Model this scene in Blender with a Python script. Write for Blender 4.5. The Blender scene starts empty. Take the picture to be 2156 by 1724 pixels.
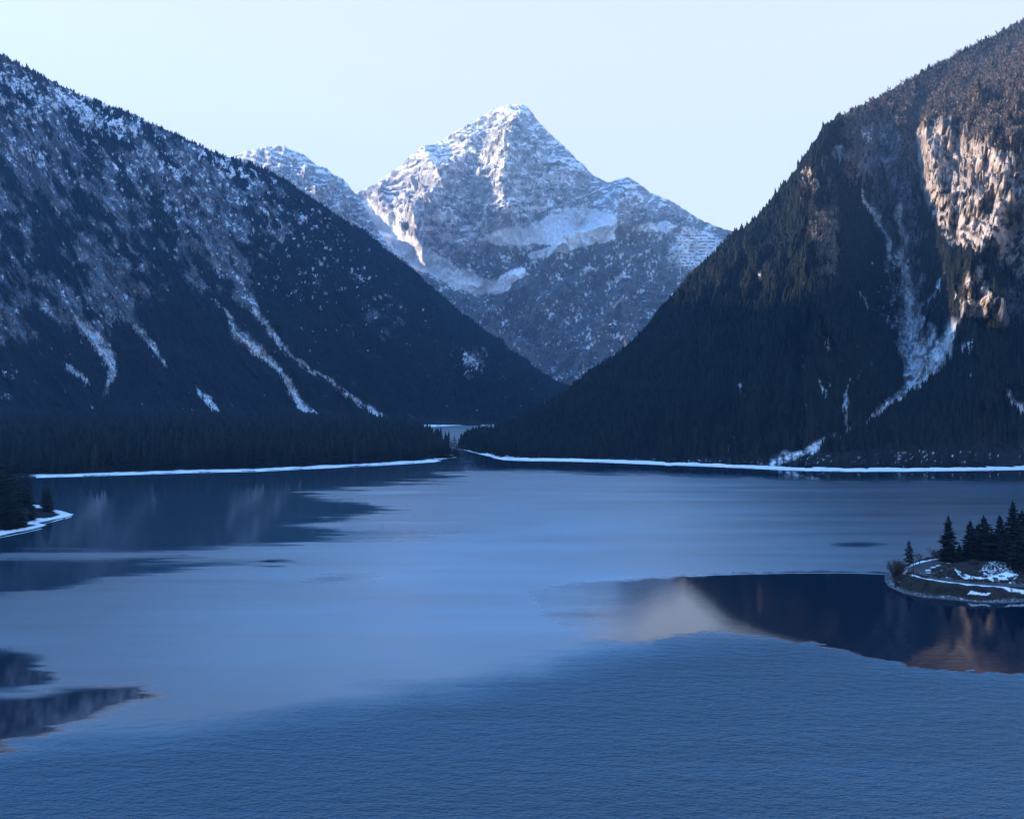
import bpy, math, random
import numpy as np
from mathutils import Vector

random.seed(7)
rng = np.random.default_rng(11)
S = bpy.context.scene
COL = S.collection

# ------------------------------------------------------------------ camera
# measurements of the photograph are kept in a 2156 px wide frame:
# focal length 1900, horizon at y=810, the eye 70 m above the lake
F, CX, YH, H = 1900.0, 1078.0, 810.0, 70.0
cam_d = bpy.data.cameras.new("camera")
cam = bpy.data.objects.new("camera", cam_d)
COL.objects.link(cam)
cam.location = (0, 0, H)
cam.rotation_euler = (math.radians(90), 0, 0)
cam_d.sensor_width = 36.0
cam_d.lens = 36.0 * F / 2156.0
cam_d.shift_y = -(862.0 - YH) / 2156.0
cam_d.clip_start = 1.0
cam_d.clip_end = 30000.0
S.camera = cam

# ------------------------------------------------------------------ light
SUN_ELEV = math.radians(18.5)
SUN_AZ = math.radians(-85.0)         # measured from +Y (view direction), negative = to the left
world = bpy.data.worlds.new("World")
S.world = world
world.use_nodes = True
wn = world.node_tree
bg = wn.nodes["Background"]
sky = wn.nodes.new("ShaderNodeTexSky")
sky.sky_type = 'NISHITA'
sky.sun_disc = False
sky.sun_elevation = SUN_ELEV
sky.sun_rotation = SUN_AZ
sky.altitude = 1000.0
sky.air_density = 1.0
sky.dust_density = 0.6
sky.ozone_density = 3.0
# a pale winter-evening horizon going over into deep blue overhead, the same all round
tc = wn.nodes.new("ShaderNodeTexCoord")
sx = wn.nodes.new("ShaderNodeSeparateXYZ")
wn.links.new(tc.outputs["Generated"], sx.inputs[0])
cr = wn.nodes.new("ShaderNodeValToRGB")
cr.color_ramp.interpolation = 'EASE'
e = cr.color_ramp.elements
e[0].position = 0.0; e[0].color = (0.88, 0.88, 0.88, 1)
e[1].position = 0.85; e[1].color = (0, 0, 0, 1)
k = e.new(0.38); k.color = (0.80, 0.80, 0.80, 1)
k = e.new(0.56); k.color = (0.26, 0.26, 0.26, 1)
wn.links.new(sx.outputs[2], cr.inputs[0])
tn = wn.nodes.new("ShaderNodeVectorMath"); tn.operation = 'MULTIPLY'
tn.inputs[1].default_value = (2.0, 3.6, 4.5)
wn.links.new(sky.outputs[0], tn.inputs[0])
hx = wn.nodes.new("ShaderNodeMix"); hx.data_type = 'RGBA'
hx.inputs[7].default_value = (4.65, 3.9, 3.05, 1)
wn.links.new(cr.outputs[0], hx.inputs[0]); wn.links.new(tn.outputs[0], hx.inputs[6])
wn.links.new(hx.outputs[2], bg.inputs[0])
bg.inputs[1].default_value = 0.10

sun_d = bpy.data.lights.new("sun", 'SUN')
sun = bpy.data.objects.new("sun", sun_d)
COL.objects.link(sun)
sun_d.energy = 5.0
sun_d.angle = math.radians(0.5)
sun_d.color = (1.0, 0.74, 0.54)
sv = Vector((math.sin(SUN_AZ) * math.cos(SUN_ELEV), math.cos(SUN_AZ) * math.cos(SUN_ELEV), math.sin(SUN_ELEV)))
sun.rotation_euler = sv.to_track_quat('Z', 'Y').to_euler()

S.view_settings.view_transform = 'Standard'
S.view_settings.look = 'None'
S.view_settings.gamma = 1.0
S.view_settings.use_curve_mapping = False
S.view_settings.exposure = 1.2
S.render.engine = 'CYCLES'
S.cycles.use_denoising = True
S.cycles.max_bounces = 5
S.cycles.diffuse_bounces = 2
S.cycles.glossy_bounces = 2
S.cycles.transmission_bounces = 1
S.cycles.volume_bounces = 0
S.cycles.transparent_max_bounces = 4
S.cycles.sample_clamp_indirect = 4.0

# ------------------------------------------------------------------ helpers
def P(x, y, D):
    return ((x - CX) / F * D, D, H - (y - YH) / F * D)

def DW(y, z=0.0):
    return (H - z) * F / (y - YH)

def PW(x, y, z=0.0):
    D = DW(y, z)
    return ((x - CX) / F * D, D, z)

def proj(X, Y, Z):
    return CX + X / Y * F, YH + (H - Z) / Y * F

def _hash(ix, iy, seed):
    h = (ix.astype(np.int64) * 374761393 + iy.astype(np.int64) * 668265263 + seed * 974634777) & 0xffffffff
    h = ((h ^ (h >> 13)) * 1274126177) & 0xffffffff
    return (h ^ (h >> 16)) & 0xffffffff

def perlin(x, y, seed=0):
    x0 = np.floor(x); y0 = np.floor(y)
    fx = x - x0; fy = y - y0
    u = fx * fx * fx * (fx * (fx * 6 - 15) + 10); v = fy * fy * fy * (fy * (fy * 6 - 15) + 10)
    def g(i, j):
        a = _hash(x0 + i, y0 + j, seed) * (2 * math.pi / 4294967296.0)
        return np.cos(a) * (fx - i) + np.sin(a) * (fy - j)
    a = g(0, 0); b = g(1, 0); c = g(0, 1); d = g(1, 1)
    return ((a + (b - a) * u) * (1 - v) + (c + (d - c) * u) * v) * 1.4

def fbm(x, y, octv=5, seed=0, gain=0.5):
    s = 0.0; a = 1.0; n = 0.0
    for i in range(octv):
        s = s + a * perlin(x, y, seed + i * 17); n += a
        x = x * 2.03 + 11.3; y = y * 2.03 + 5.7; a *= gain
    return s / n * 1.6

def ridged(x, y, octv=5, seed=0, gain=0.55):
    s = 0.0; a = 1.0; n = 0.0; w = 1.0
    for i in range(octv):
        r = 1 - np.abs(perlin(x, y, seed + i * 31)) * 1.6
        r = np.clip(r, 0, 1) ** 2
        s = s + a * r * w; n += a; w = np.clip(r * 1.6, 0, 1)
        x = x * 2.07 + 3.1; y = y * 2.07 + 8.2; a *= gain
    return s / n

def sm(a, b, x):
    t = np.clip((x - a) / (b - a), 0, 1)
    return t * t * (3 - 2 * t)

def blob(x, y, cx, cy, rx, ry, ang=0.0):
    c, s_ = math.cos(math.radians(ang)), math.sin(math.radians(ang))
    dx, dy = x - cx, y - cy
    u = (dx * c + dy * s_) / rx; v = (-dx * s_ + dy * c) / ry
    return np.clip(1.35 - np.sqrt(u * u + v * v), 0, 1)

def polydist(x, y, pts):
    """distance to a polyline, signed side (+ = right of travel) and the running parameter 0..n-1"""
    best = np.full(np.shape(x), 1e9); par = np.zeros(np.shape(x)); side = np.zeros(np.shape(x))
    for i in range(len(pts) - 1):
        ax, ay = pts[i][:2]; bx, by = pts[i + 1][:2]
        dx, dy = bx - ax, by - ay
        L = dx * dx + dy * dy + 1e-9
        t = np.clip(((x - ax) * dx + (y - ay) * dy) / L, 0, 1)
        qx = x - ax - t * dx; qy = y - ay - t * dy
        d = np.sqrt(qx * qx + qy * qy)
        m = d < best
        best = np.where(m, d, best); par = np.where(m, i + t, par)
        side = np.where(m, np.sign(dx * qy - dy * qx), side)
    return best, side, par

def strip(x, y, pts):
    """1 on the polyline falling to 0 at the width given as third entry"""
    d, sd, par = polydist(x, y, pts)
    w = np.interp(par, range(len(pts)), [p[2] for p in pts])
    return np.clip(1 - d / w, 0, 1)

def inpoly(x, y, pts):
    c = np.zeros(np.shape(x), bool)
    n = len(pts)
    for i in range(n):
        x1, y1 = pts[i][:2]; x2, y2 = pts[(i + 1) % n][:2]
        k = ((y1 > y) != (y2 > y)) & (x < (x2 - x1) * (y - y1) / (y2 - y1 + 1e-12) + x1)
        c ^= k
    return c

def sdpoly(x, y, pts):
    d, _, _ = polydist(x, y, list(pts) + [pts[0]])
    return np.where(inpoly(x, y, pts), d, -d)      # positive inside

def mesh_from(name, V, faces, smooth=True):
    me = bpy.data.meshes.new(name)
    V = np.asarray(V, np.float32); faces = np.asarray(faces, np.int32)
    k = faces.shape[1]
    me.vertices.add(len(V)); me.vertices.foreach_set("co", V.ravel())
    me.loops.add(faces.size); me.loops.foreach_set("vertex_index", faces.ravel())
    me.polygons.add(len(faces))
    me.polygons.foreach_set("loop_start", np.arange(0, faces.size, k, dtype=np.int32))
    me.polygons.foreach_set("loop_total", np.full(len(faces), k, np.int32))
    me.polygons.foreach_set("use_smooth", np.full(len(faces), smooth, bool))
    me.update()
    return me

def grid_mesh(name, X, Y, Z, keep=None, smooth=True):
    n, m = X.shape
    idx = np.arange(n * m).reshape(n, m)
    f = np.stack([idx[:-1, :-1], idx[:-1, 1:], idx[1:, 1:], idx[1:, :-1]], -1).reshape(-1, 4)
    V = np.stack([X, Y, Z], -1).reshape(-1, 3)
    if keep is not None:
        k = (keep[:-1, :-1] | keep[:-1, 1:] | keep[1:, 1:] | keep[1:, :-1]).ravel()
        f = f[k]
        used = np.zeros(n * m, bool); used[f.ravel()] = True
        remap = np.cumsum(used) - 1
        return mesh_from(name, V[used], remap[f], smooth), used
    return mesh_from(name, V, f, smooth), np.ones(n * m, bool)

def add_col(me, rgb, name="col"):
    a = me.attributes.new(name, 'FLOAT_COLOR', 'POINT')
    c = np.ones((len(me.vertices), 4), np.float32); c[:, :3] = rgb
    a.data.foreach_set("color", c.ravel())

def add_f(me, v, name):
    a = me.attributes.new(name, 'FLOAT', 'POINT')
    a.data.foreach_set("value", np.asarray(v, np.float32).ravel())

def link(name, me, mat=None, parent=None, kind=None, label=None, cat=None, group=None):
    o = bpy.data.objects.new(name, me); COL.objects.link(o)
    if mat is not None and me is not None and len(me.materials) == 0:
        for m_ in (mat if isinstance(mat, (list, tuple)) else [mat]):
            me.materials.append(m_)
    if parent: o.parent = parent
    if kind: o["kind"] = kind
    if label: o["label"] = label
    if cat: o["category"] = cat
    if group: o["group"] = group
    return o

def normals(X, Y, Z):
    dX = np.stack([np.gradient(A, axis=1) for A in (X, Y, Z)], -1)
    dY = np.stack([np.gradient(A, axis=0) for A in (X, Y, Z)], -1)
    n = np.cross(dX, dY)
    n /= np.linalg.norm(n, axis=-1, keepdims=True) + 1e-9
    n *= np.sign(n[..., 2:3] + 1e-9)
    return n

def mixc(a, b, t):
    t = t[..., None]
    return a * (1 - t) + b * t

# ------------------------------------------------------------------ materials
def new_mat(name):
    m = bpy.data.materials.new(name); m.use_nodes = True
    return m, m.node_tree.nodes, m.node_tree.links, m.node_tree.nodes["Principled BSDF"]

def terrain_mat(name, scale, bump, var=0.35, rough=0.95):
    m, N, L, B = new_mat(name)
    at = N.new("ShaderNodeAttribute"); at.attribute_name = "col"
    ge = N.new("ShaderNodeNewGeometry")
    no = N.new("ShaderNodeTexNoise"); no.inputs["Scale"].default_value = scale
    no.inputs["Detail"].default_value = 5.0; no.inputs["Roughness"].default_value = 0.72
    L.new(ge.outputs["Position"], no.inputs["Vector"])
    mr = N.new("ShaderNodeMapRange"); mr.inputs[1].default_value = 0.3; mr.inputs[2].default_value = 0.7
    mr.inputs[3].default_value = 1 - var; mr.inputs[4].default_value = 1 + var
    L.new(no.outputs[0], mr.inputs[0])
    mx = N.new("ShaderNodeVectorMath"); mx.operation = 'SCALE'
    L.new(at.outputs["Color"], mx.inputs[0]); L.new(mr.outputs[0], mx.inputs["Scale"])
    L.new(mx.outputs[0], B.inputs["Base Color"])
    B.inputs["Roughness"].default_value = rough
    B.inputs["Specular IOR Level"].default_value = 0.15
    bp = N.new("ShaderNodeBump"); bp.inputs["Strength"].default_value = 0.8
    bp.inputs["Distance"].default_value = bump
    L.new(no.outputs[0], bp.inputs["Height"]); L.new(bp.outputs[0], B.inputs["Normal"])
    return m

M_slope = terrain_mat("mountainside", 0.16, 4.0, 0.65)
M_far = terrain_mat("far_mountainside", 0.06, 6.0, 0.3)
M_shore = terrain_mat("shore_ground", 0.9, 0.35, 0.3)

def plain(name, col, rough=0.9, var=0.0, scale=1.0):
    m, N, L, B = new_mat(name)
    B.inputs["Roughness"].default_value = rough
    B.inputs["Specular IOR Level"].default_value = 0.2
    if var:
        ge = N.new("ShaderNodeNewGeometry")
        no = N.new("ShaderNodeTexNoise"); no.inputs["Scale"].default_value = scale; no.inputs["Detail"].default_value = 4
        L.new(ge.outputs["Position"], no.inputs["Vector"])
        cr = N.new("ShaderNodeMix"); cr.data_type = 'RGBA'
        cr.inputs[6].default_value = (*[c * (1 - var) for c in col], 1); cr.inputs[7].default_value = (*[c * (1 + var) for c in col], 1)
        L.new(no.outputs[0], cr.inputs[0]); L.new(cr.outputs[2], B.inputs["Base Color"])
    else:
        B.inputs["Base Color"].default_value = (*col, 1)
    return m

M_snow = plain("snow", (0.78, 0.81, 0.85), 0.8, 0.08, 0.8)
M_bark = plain("bark", (0.045, 0.035, 0.028), 0.95, 0.3, 6.0)
M_twig = plain("bare_twigs", (0.075, 0.055, 0.045), 0.95, 0.25, 2.0)
M_asphalt = plain("asphalt", (0.055, 0.056, 0.06), 0.85, 0.2, 1.5)
M_stone = plain("shore_stone", (0.20, 0.195, 0.19), 0.9, 0.35, 2.0)
M_wood = plain("weathered_wood", (0.05, 0.042, 0.035), 0.9, 0.3, 5.0)
M_steel = plain("galvanised_steel", (0.16, 0.17, 0.18), 0.6)

def needle_mat():
    m, N, L, B = new_mat("conifer_needles")
    oi = N.new("ShaderNodeObjectInfo")
    at = N.new("ShaderNodeAttribute"); at.attribute_type = 'INSTANCER'; at.attribute_name = "tint"
    r1 = N.new("ShaderNodeValToRGB")
    r1.color_ramp.elements[0].color = (0.005, 0.009, 0.009, 1); r1.color_ramp.elements[1].color = (0.020, 0.028, 0.024, 1)
    L.new(oi.outputs["Random"], r1.inputs[0])
    r2 = N.new("ShaderNodeValToRGB")
    r2.color_ramp.elements[0].color = (0.13, 0.118, 0.10, 1); r2.color_ramp.elements[1].color = (0.32, 0.27, 0.24, 1)
    L.new(oi.outputs["Random"], r2.inputs[0])
    mx = N.new("ShaderNodeMix"); mx.data_type = 'RGBA'
    L.new(at.outputs["Fac"], mx.inputs[0]); L.new(r1.outputs[0], mx.inputs[6]); L.new(r2.outputs[0], mx.inputs[7])
    L.new(mx.outputs[2], B.inputs["Base Color"])
    B.inputs["Roughness"].default_value = 0.95
    B.inputs["Specular IOR Level"].default_value = 0.1
    return m
M_needle = needle_mat()
M_needle_n = plain("near_conifer_needles", (0.005, 0.008, 0.008), 0.95, 0.45, 1.2)

# snow, rock, forest floor, scrub, scree
C_SNOW = np.array([0.78, 0.81, 0.85]); C_ROCK = np.array([0.19, 0.205, 0.225]); C_FLOOR = np.array([0.014, 0.017, 0.016])
C_SCREE = np.array([0.27, 0.30, 0.33]); C_BROWN = np.array([0.20, 0.165, 0.135])

# ------------------------------------------------------------------ mountains
def facets(x, y, seed=0):
    """broken rock: every cell of an irregular mosaic is its own tilted plane"""
    x0 = np.floor(x); y0 = np.floor(y)
    best = np.full(x.shape, 1e9); val = np.zeros(x.shape)
    for i in (-1, 0, 1):
        for j in (-1, 0, 1):
            cx_, cy_ = x0 + i, y0 + j
            h1 = _hash(cx_, cy_, seed) / 4294967296.0; h2 = _hash(cx_, cy_, seed + 1) / 4294967296.0
            h3 = _hash(cx_, cy_, seed + 2) / 4294967296.0; h4 = _hash(cx_, cy_, seed + 3) / 4294967296.0
            dx = x - cx_ - h1; dy = y - cy_ - h2
            d = dx * dx + dy * dy
            m = d < best
            v = (h3 - 0.5) + 1.3 * (dx * math.tau * 0.16 * np.cos(h4 * 6.283) + dy * np.sin(h4 * 6.283))
            best = np.where(m, d, best); val = np.where(m, v, val)
    return val

def loft(keys, ns, nt, nb, prof, back=0.45, drop=1.2, xs=None, extra=None):
    K = np.array(keys, float)
    u = np.concatenate([[0], np.cumsum(np.hypot(np.diff(K[:, 0]), np.diff(K[:, 1])))])
    s = np.linspace(0, u[-1], ns) if xs is None else np.interp(xs, K[:, 0], u)
    Rk = np.stack([(K[:, 0] - CX) / F * K[:, 2], K[:, 2], H - (K[:, 1] - YH) / F * K[:, 2]], -1)
    Bk = np.stack([(K[:, 3] - CX) / F * K[:, 4], K[:, 4], np.full(len(K), -4.0)], -1)
    R = np.stack([np.interp(s, u, Rk[:, j]) for j in range(3)], -1)
    Bx = np.stack([np.interp(s, u, Bk[:, j]) for j in range(3)], -1)
    if extra is not None:
        # unseen valley side added past the viewer, to keep low sun off the lake
        E = np.array(extra, float); q = np.linspace(0, len(E), 60)[:-1]
        Ek = np.vstack([E, np.concatenate([R[0], Bx[0]])])
        Ei = np.stack([np.interp(q, range(len(Ek)), Ek[:, j]) for j in range(6)], -1)
        R = np.vstack([Ei[:, :3], R]); Bx = np.vstack([Ei[:, 3:], Bx])
        s = np.concatenate([s[0] - (60 - np.arange(59)) * 60.0 + 60, s])
    t = np.concatenate([np.linspace(0, 1, nt), 1 + back * np.linspace(0, 1, nb + 1)[1:] ** 1.3])[:, None]
    tf = np.minimum(t, 1)
    X = Bx[None, :, 0] + (R[None, :, 0] - Bx[None, :, 0]) * t
    Y = Bx[None, :, 1] + (R[None, :, 1] - Bx[None, :, 1]) * t
    g = prof(tf)
    Z = -4 + (R[None, :, 2] + 4) * g
    Z = np.where(t > 1, -4 + (R[None, :, 2] + 4) * (1 - (t - 1) * drop), Z)
    return X, Y, Z, np.broadcast_to(t, X.shape), np.broadcast_to(s[None], X.shape)

FOREST = []    # (points, height, tint)
def scatter(X, Y, Z, dens, n, hmin, hmax, tint, seed, sink=0.4):
    """n random points on a grid surface, picked by density per area"""
    r = np.random.default_rng(seed)
    A = np.stack([X, Y, Z], -1)
    e1 = A[:-1, 1:] - A[:-1, :-1]; e2 = A[1:, :-1] - A[:-1, :-1]
    area = np.abs(e1[..., 0] * e2[..., 1] - e1[..., 1] * e2[..., 0])     # plan area
    w = (area * dens[:-1, :-1]).ravel(); w = w / w.sum()
    pick = r.choice(len(w), n, p=w)
    a, b = r.random(n)[:, None], r.random(n)[:, None]
    i, j = np.unravel_index(pick, e1.shape[:2])
    p = A[i, j] + e1[i, j] * a + e2[i, j] * b
    p[:, 2] -= sink
    h = hmin + (hmax - hmin) * r.random(n) ** 1.3
    h *= 0.75 + 0.25 * dens[i, j]
    return p, h, tint[i, j] * (r.random(n) < tint[i, j] * 1.2)

# ---- left mountain
kL = [(-2600, -665, 1500, -2300, 900), (-1500, -360, 1900, -900, 1320), (-900, -235, 2150, -350, 1450), (-400, -80, 2300, 180, 1500), (-150, 42, 2380, 430, 1510),  # off-frame ridge heights shaped to set the shadow edge on the opposite slope
      (0, 114, 2420, 560, 1520), (80, 154, 2440, 625, 1525), (150, 192, 2460, 690, 1530), (250, 228, 2480, 780, 1540), (330, 266, 2490, 850, 1545), (400, 298, 2500, 890, 1545),
      (480, 329, 2520, 925, 1545), (560, 360, 2540, 955, 1540), (620, 393, 2550, 975, 1540), (700, 450, 2560, 1000, 1535), (780, 500, 2560, 1030, 1535),
      (840, 549, 2550, 1050, 1530), (900, 600, 2530, 1075, 1530), (960, 655, 2500, 1100, 1540), (1040, 716, 2450, 1130, 1560), (1100, 757, 2400, 1160, 1580),
      (1150, 795, 2350, 1190, 1600), (1200, 822, 2300, 1215, 1650), (1260, 848, 2200, 1250, 1750)]
xs = np.concatenate([np.linspace(-2600, -1300, 24, endpoint=False), np.linspace(-1300, -400, 240, endpoint=False), np.linspace(-400, 1260, 900)])
X, Y, Z, T, SS = loft(kL, 0, 430, 26, lambda t: 0.82 * t + 0.18 * t * t, xs=xs,
                     extra=[(-2500, -1500, 1150, -900, -1500, -4), (-2900, -700, 1400, -1150, -600, -4), (-3000, 100, 1370, -1350, 100, -4), (-2980, 700, 1330, -1500, 520, -4)])
px, py = proj(X, Y, Z)
wx = px + 16 * fbm(px / 60, py / 60, 4, 3); wy = py + 16 * fbm(px / 60 + 9, py / 60, 4, 4)
tap = sm(0, 0.08, T) * (1 - 0.80 * sm(0.86, 1.0, T))
sk = SS / 70.0
rel = 85 * (ridged(sk / 2.2 + 0.4 * fbm(T * 3, sk / 3, 3, 8), T * 1.6, 5, 21) - 0.45)
rel += 34 * fbm(sk * 1.3, T * 5, 6, 31, 0.55)
rel += 14 * (ridged(sk * 2.4, T * 9, 4, 61) - 0.4)
rel += (9 * facets(sk * 2.6 + fbm(sk, T * 4, 3, 66), T * 14, 67) + 5 * facets(sk * 6, T * 34, 69))
# gullies that run down to the lake
GA = [(490, 540, 10), (515, 600, 22), (545, 668, 12), (600, 738, 8), (650, 778, 8), (690, 800, 6), (760, 850, 8), (840, 902, 10)]
GB = [(445, 628, 5), (485, 668, 8), (495, 705, 20), (540, 735, 20), (590, 780, 9), (625, 840, 14), (665, 895, 26)]
GC = [(160, 670, 16), (200, 710, 28), (225, 745, 24), (238, 785, 14), (222, 830, 8)]
GD = [(285, 690, 12), (320, 725, 14), (350, 775, 5)]
GE = [(135, 765, 8), (160, 785, 12), (185, 810, 6)]
GF = [(410, 815, 6), (440, 845, 12), (462, 872, 4)]
gul = np.maximum.reduce([strip(wx, wy, g) for g in (GA, GB, GC, GD)])
rel -= 22 * gul
rel *= tap
dl = np.array([0.33, -0.90, 0.28])
X = X + dl[0] * rel; Y = Y + dl[1] * rel; Z = Z + dl[2] * rel
Z = Z + 3.5 * fbm(SS / 18.0, T * 30, 4, 77) * sm(0.05, 0.15, T)
nrm = normals(X, Y, Z)
px, py = proj(X, Y, Z)
wx = px + 14 * fbm(px / 45, py / 45, 4, 3); wy = py + 14 * fbm(px / 45 + 9, py / 45, 4, 4)
# fall-line coordinates for streaks: a runs down the slope, b across it
a_ = (px * 0.62 + py * 0.78); b_ = (-px * 0.78 + py * 0.62)
n_big = fbm(b_ / 70, a_ / 190, 5, 101)
n_mid = fbm(b_ / 20, a_ / 36, 4, 131)
n_fine = 0.55 * fbm(b_ / 7.0, a_ / 11.0, 4, 151, 0.62) + 0.6 * fbm(px / 4.5, py / 4.0, 3, 157, 0.6)
rb = np.maximum.reduce([blob(wx, wy, 90, 300, 190, 130, 25), blob(wx, wy, 380, 360, 190, 90, 30), blob(wx, wy, 420, 520, 120, 150, 55) * .9, blob(wx, wy, 190, 610, 110, 170, 70) * .95,
                        blob(wx, wy, 30, 620, 90, 190, 0) * .8, blob(wx, wy, 260, 470, 200, 80, 40) * .8, blob(wx, wy, 985, 760, 45, 40) * .9, blob(wx, wy, 500, 600, 30, 60, -20),
                        blob(wx, wy, 800, 640, 30, 60, -30) * .55, blob(wx, wy, 760, 700, 60, 40, 30) * .45])
rb = np.maximum(rb, 0.75 * sm(760, 560, py + 0.25 * px - 60) * sm(720, 560, px))
n_cl = fbm(b_ / 30, a_ / 60, 5, 171, 0.6)
rockm = sm(0.40, 0.78, rb * 0.80 + 0.50 * n_big + 0.45 * n_cl + 0.30 * n_mid)
flk = np.maximum.reduce([blob(wx, wy, 190, 235, 210, 62, 27), blob(wx, wy, 40, 210, 110, 70, 30), blob(wx, wy, 480, 350, 130, 40, 28) * .9, blob(wx, wy, 330, 330, 150, 50, 30) * .8,
                         blob(wx, wy, 470, 440, 150, 70, 45) * .55, blob(wx, wy, 640, 450, 110, 40, 42) * .75, blob(wx, wy, 760, 590, 50, 20, 40) * .8, blob(wx, wy, 990, 765, 45, 35) * .7,
                         blob(wx, wy, 60, 330, 120, 40, 25) * .8, blob(wx, wy, 200, 640, 130, 130, 50) * .35, rockm * 0.42, blob(wx, wy, 20, 790, 26, 26) * .7, blob(wx, wy, 5, 830, 16, 12)])
flk = np.maximum(flk, 0.40 * sm(640, 420, py - 0.45 * px + 120) * sm(900, 650, px) + 0.22 * sm(0, 60, py - np.interp(px, [q[0] for q in kL], [q[1] for q in kL])) * sm(260, 90, py - np.interp(px, [q[0] for q in kL], [q[1] for q in kL])))
snow = sm(0.54, 0.66, flk * 0.55 + 0.34 * n_mid + 0.62 * n_fine + 0.30 * n_cl + 0.35 * (nrm[..., 2] - 0.55) - 0.06) * 0.9
snow = np.maximum(snow, sm(0.57, 0.63, flk * 0.50 + 0.62 * fbm(b_ / 11, a_ / 15, 3, 191) + 0.22 * n_fine))
gx_ = px + 5 * fbm(px / 18, py / 18, 4, 183); gy_ = py + 5 * fbm(px / 18 + 5, py / 18, 4, 184)
gs = np.maximum.reduce([strip(gx_, gy_, [(q[0], q[1], q[2] * 0.85) for q in g]) for g in (GA, GB, GC, GD, GE, GF)])
gs *= 1 - 0.35 * sm(650, 560, py)
scree = sm(0.05, 0.45, gs + 0.12 * n_fine)
gsnow = sm(0.32, 0.60, gs * 0.70 + 0.85 * n_fine + 0.25 * n_mid + 0.25 * sm(600, 800, py) - 0.12) * sm(0.02, 0.2, gs)
snow = np.maximum(snow, gsnow)
rockv = C_ROCK * (0.80 + 0.35 * n_mid[..., None] + 0.35 * n_fine[..., None] + 0.25 * n_cl[..., None])
col = mixc(np.broadcast_to(C_FLOOR, rockv.shape), np.clip(rockv, 0.05, 0.5), rockm)
col = mixc(col, np.broadcast_to(C_SCREE * 0.55, col.shape), scree)
col = mixc(col, np.broadcast_to(C_SNOW, col.shape), snow)
me, used = grid_mesh("mountain_left", X, Y, Z)
add_col(me, col.reshape(-1, 3))
link("mountain_left", me, M_slope, kind="structure")
dens = np.clip(1 - 1.15 * rockm - 1.3 * snow - 1.3 * scree, 0, 1) * (T > 0.03) * (T < 1.08) * (px > -260) * (px < 1300)
dens += 0.05 * (T > 0.05) * (T < 1.05) * (px > -260) * (snow < 0.5) * (scree < 0.3)
dens += 0.5 * (T > 0.97) * (T < 1.02) * (px > 0) * (px < 1200) * (0.35 + (fbm(px / 30, py * 0, 3, 9) > 0))
FOREST.append(scatter(X, Y, Z, dens, 85000, 6, 12, 0.0 * dens, 1))

# ---- right mountain
kR = [(968, 938, 1000, 958, DW(942.5)), (985, 925, 1040, 975, DW(947)), (1050, 915, 1080, 1010, DW(956)), (1120, 885, 1120, 1060, DW(961)), (1195, 838, 1160, 1110, DW(963.5)), (1240, 797, 1190, 1150, DW(964)),
      (1300, 758, 1220, 1200, DW(965)), (1360, 702, 1260, 1260, DW(966)), (1390, 665, 1285, 1290, DW(967)), (1430, 620, 1310, 1330, DW(968)), (1480, 565, 1340, 1390, DW(971)), (1540, 504, 1380, 1450, DW(974)),
      (1590, 472, 1410, 1500, DW(976)), (1640, 416, 1450, 1550, DW(978)), (1680, 366, 1500, 1590, DW(980)), (1710, 324, 1530, 1620, DW(982)), (1750, 282, 1570, 1665, DW(984)), (1790, 254, 1620, 1710, DW(985)),
      (1850, 216, 1680, 1780, DW(985.5)), (1900, 188, 1720, 1840, DW(985.5)), (1960, 152, 1770, 1910, DW(985)), (2040, 112, 1830, 2010, DW(984)), (2100, 83, 1880, 2090, DW(983)), (2156, 50, 1920, 2160, DW(982)),
      (2300, -15, 2000, 2350, DW(980)), (2600, -120, 2200, 2800, DW(985)), (3200, -200, 2300, 3500, DW(1000))]
xs = np.concatenate([np.linspace(968, 2330, 900), np.linspace(2330, 3200, 50)[1:]])
X, Y, Z, T, SS = loft(kR, 0, 520, 26, lambda t: 0.85 * t + 0.15 * t * t, xs=xs)
size = np.clip((Z.max(axis=0, keepdims=True)) / 350.0, 0.03, 1)
px, py = proj(X, Y, Z)
wx = px + 14 * fbm(px / 50, py / 50, 4, 203); wy = py + 14 * fbm(px / 50 + 9, py / 50, 4, 204)
tap = sm(0, 0.10, T) * (1 - 0.85 * sm(0.84, 1.0, T)) * size
sk = SS / 70.0
rel = 60 * (ridged(sk / 2.4 + 0.3 * fbm(T * 3, sk / 3, 3, 208), T * 1.3, 4, 221) - 0.45)
rel += 24 * fbm(sk * 1.2, T * 5, 6, 231, 0.55)
# couloir, its bounding rib and the cliffs on the far side
CO = [(1838, 300), (1868, 360), (1893, 470), (1905, 580), (1918, 680), (1915, 745), (1885, 840), (1810, 900), (1730, 935), (1600, 980)]
dC, sideC, pC = polydist(wx, wy, CO)
depC = np.interp(pC, range(10), [80, 160, 215, 215, 165, 110, 60, 30, 20, 0])
wl = np.interp(pC, range(10), [50, 85, 135, 150, 130, 100, 70, 40, 26, 10])
wr = np.interp(pC, range(10), [60, 60, 70, 90, 95, 90, 70, 40, 26, 10])
onleft = wx < np.interp(wy, [p[1] for p in CO], [p[0] for p in CO])
wC = np.where(onleft, wl, wr)
rel -= depC * np.clip(1 - dC / wC, 0, 1) ** 0.9
rel += 10 * facets(px / 30, py / 40, 281) + 4 * facets(px / 11, py / 12, 285)
rib = strip(wx, wy, [(1782, 280, 70), (1752, 380, 85), (1728, 480, 85), (1722, 600, 80), (1745, 700, 60)])
rel += 95 * rib ** 1.2
cliff = sm(0, 22, sdpoly(wx, wy, [(1925, 262), (1990, 250), (2050, 285), (2120, 300), (2400, 330), (2400, 640), (2130, 560), (2090, 525), (2050, 545), (1990, 520), (1955, 450), (1935, 400), (1925, 330)]))
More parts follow.
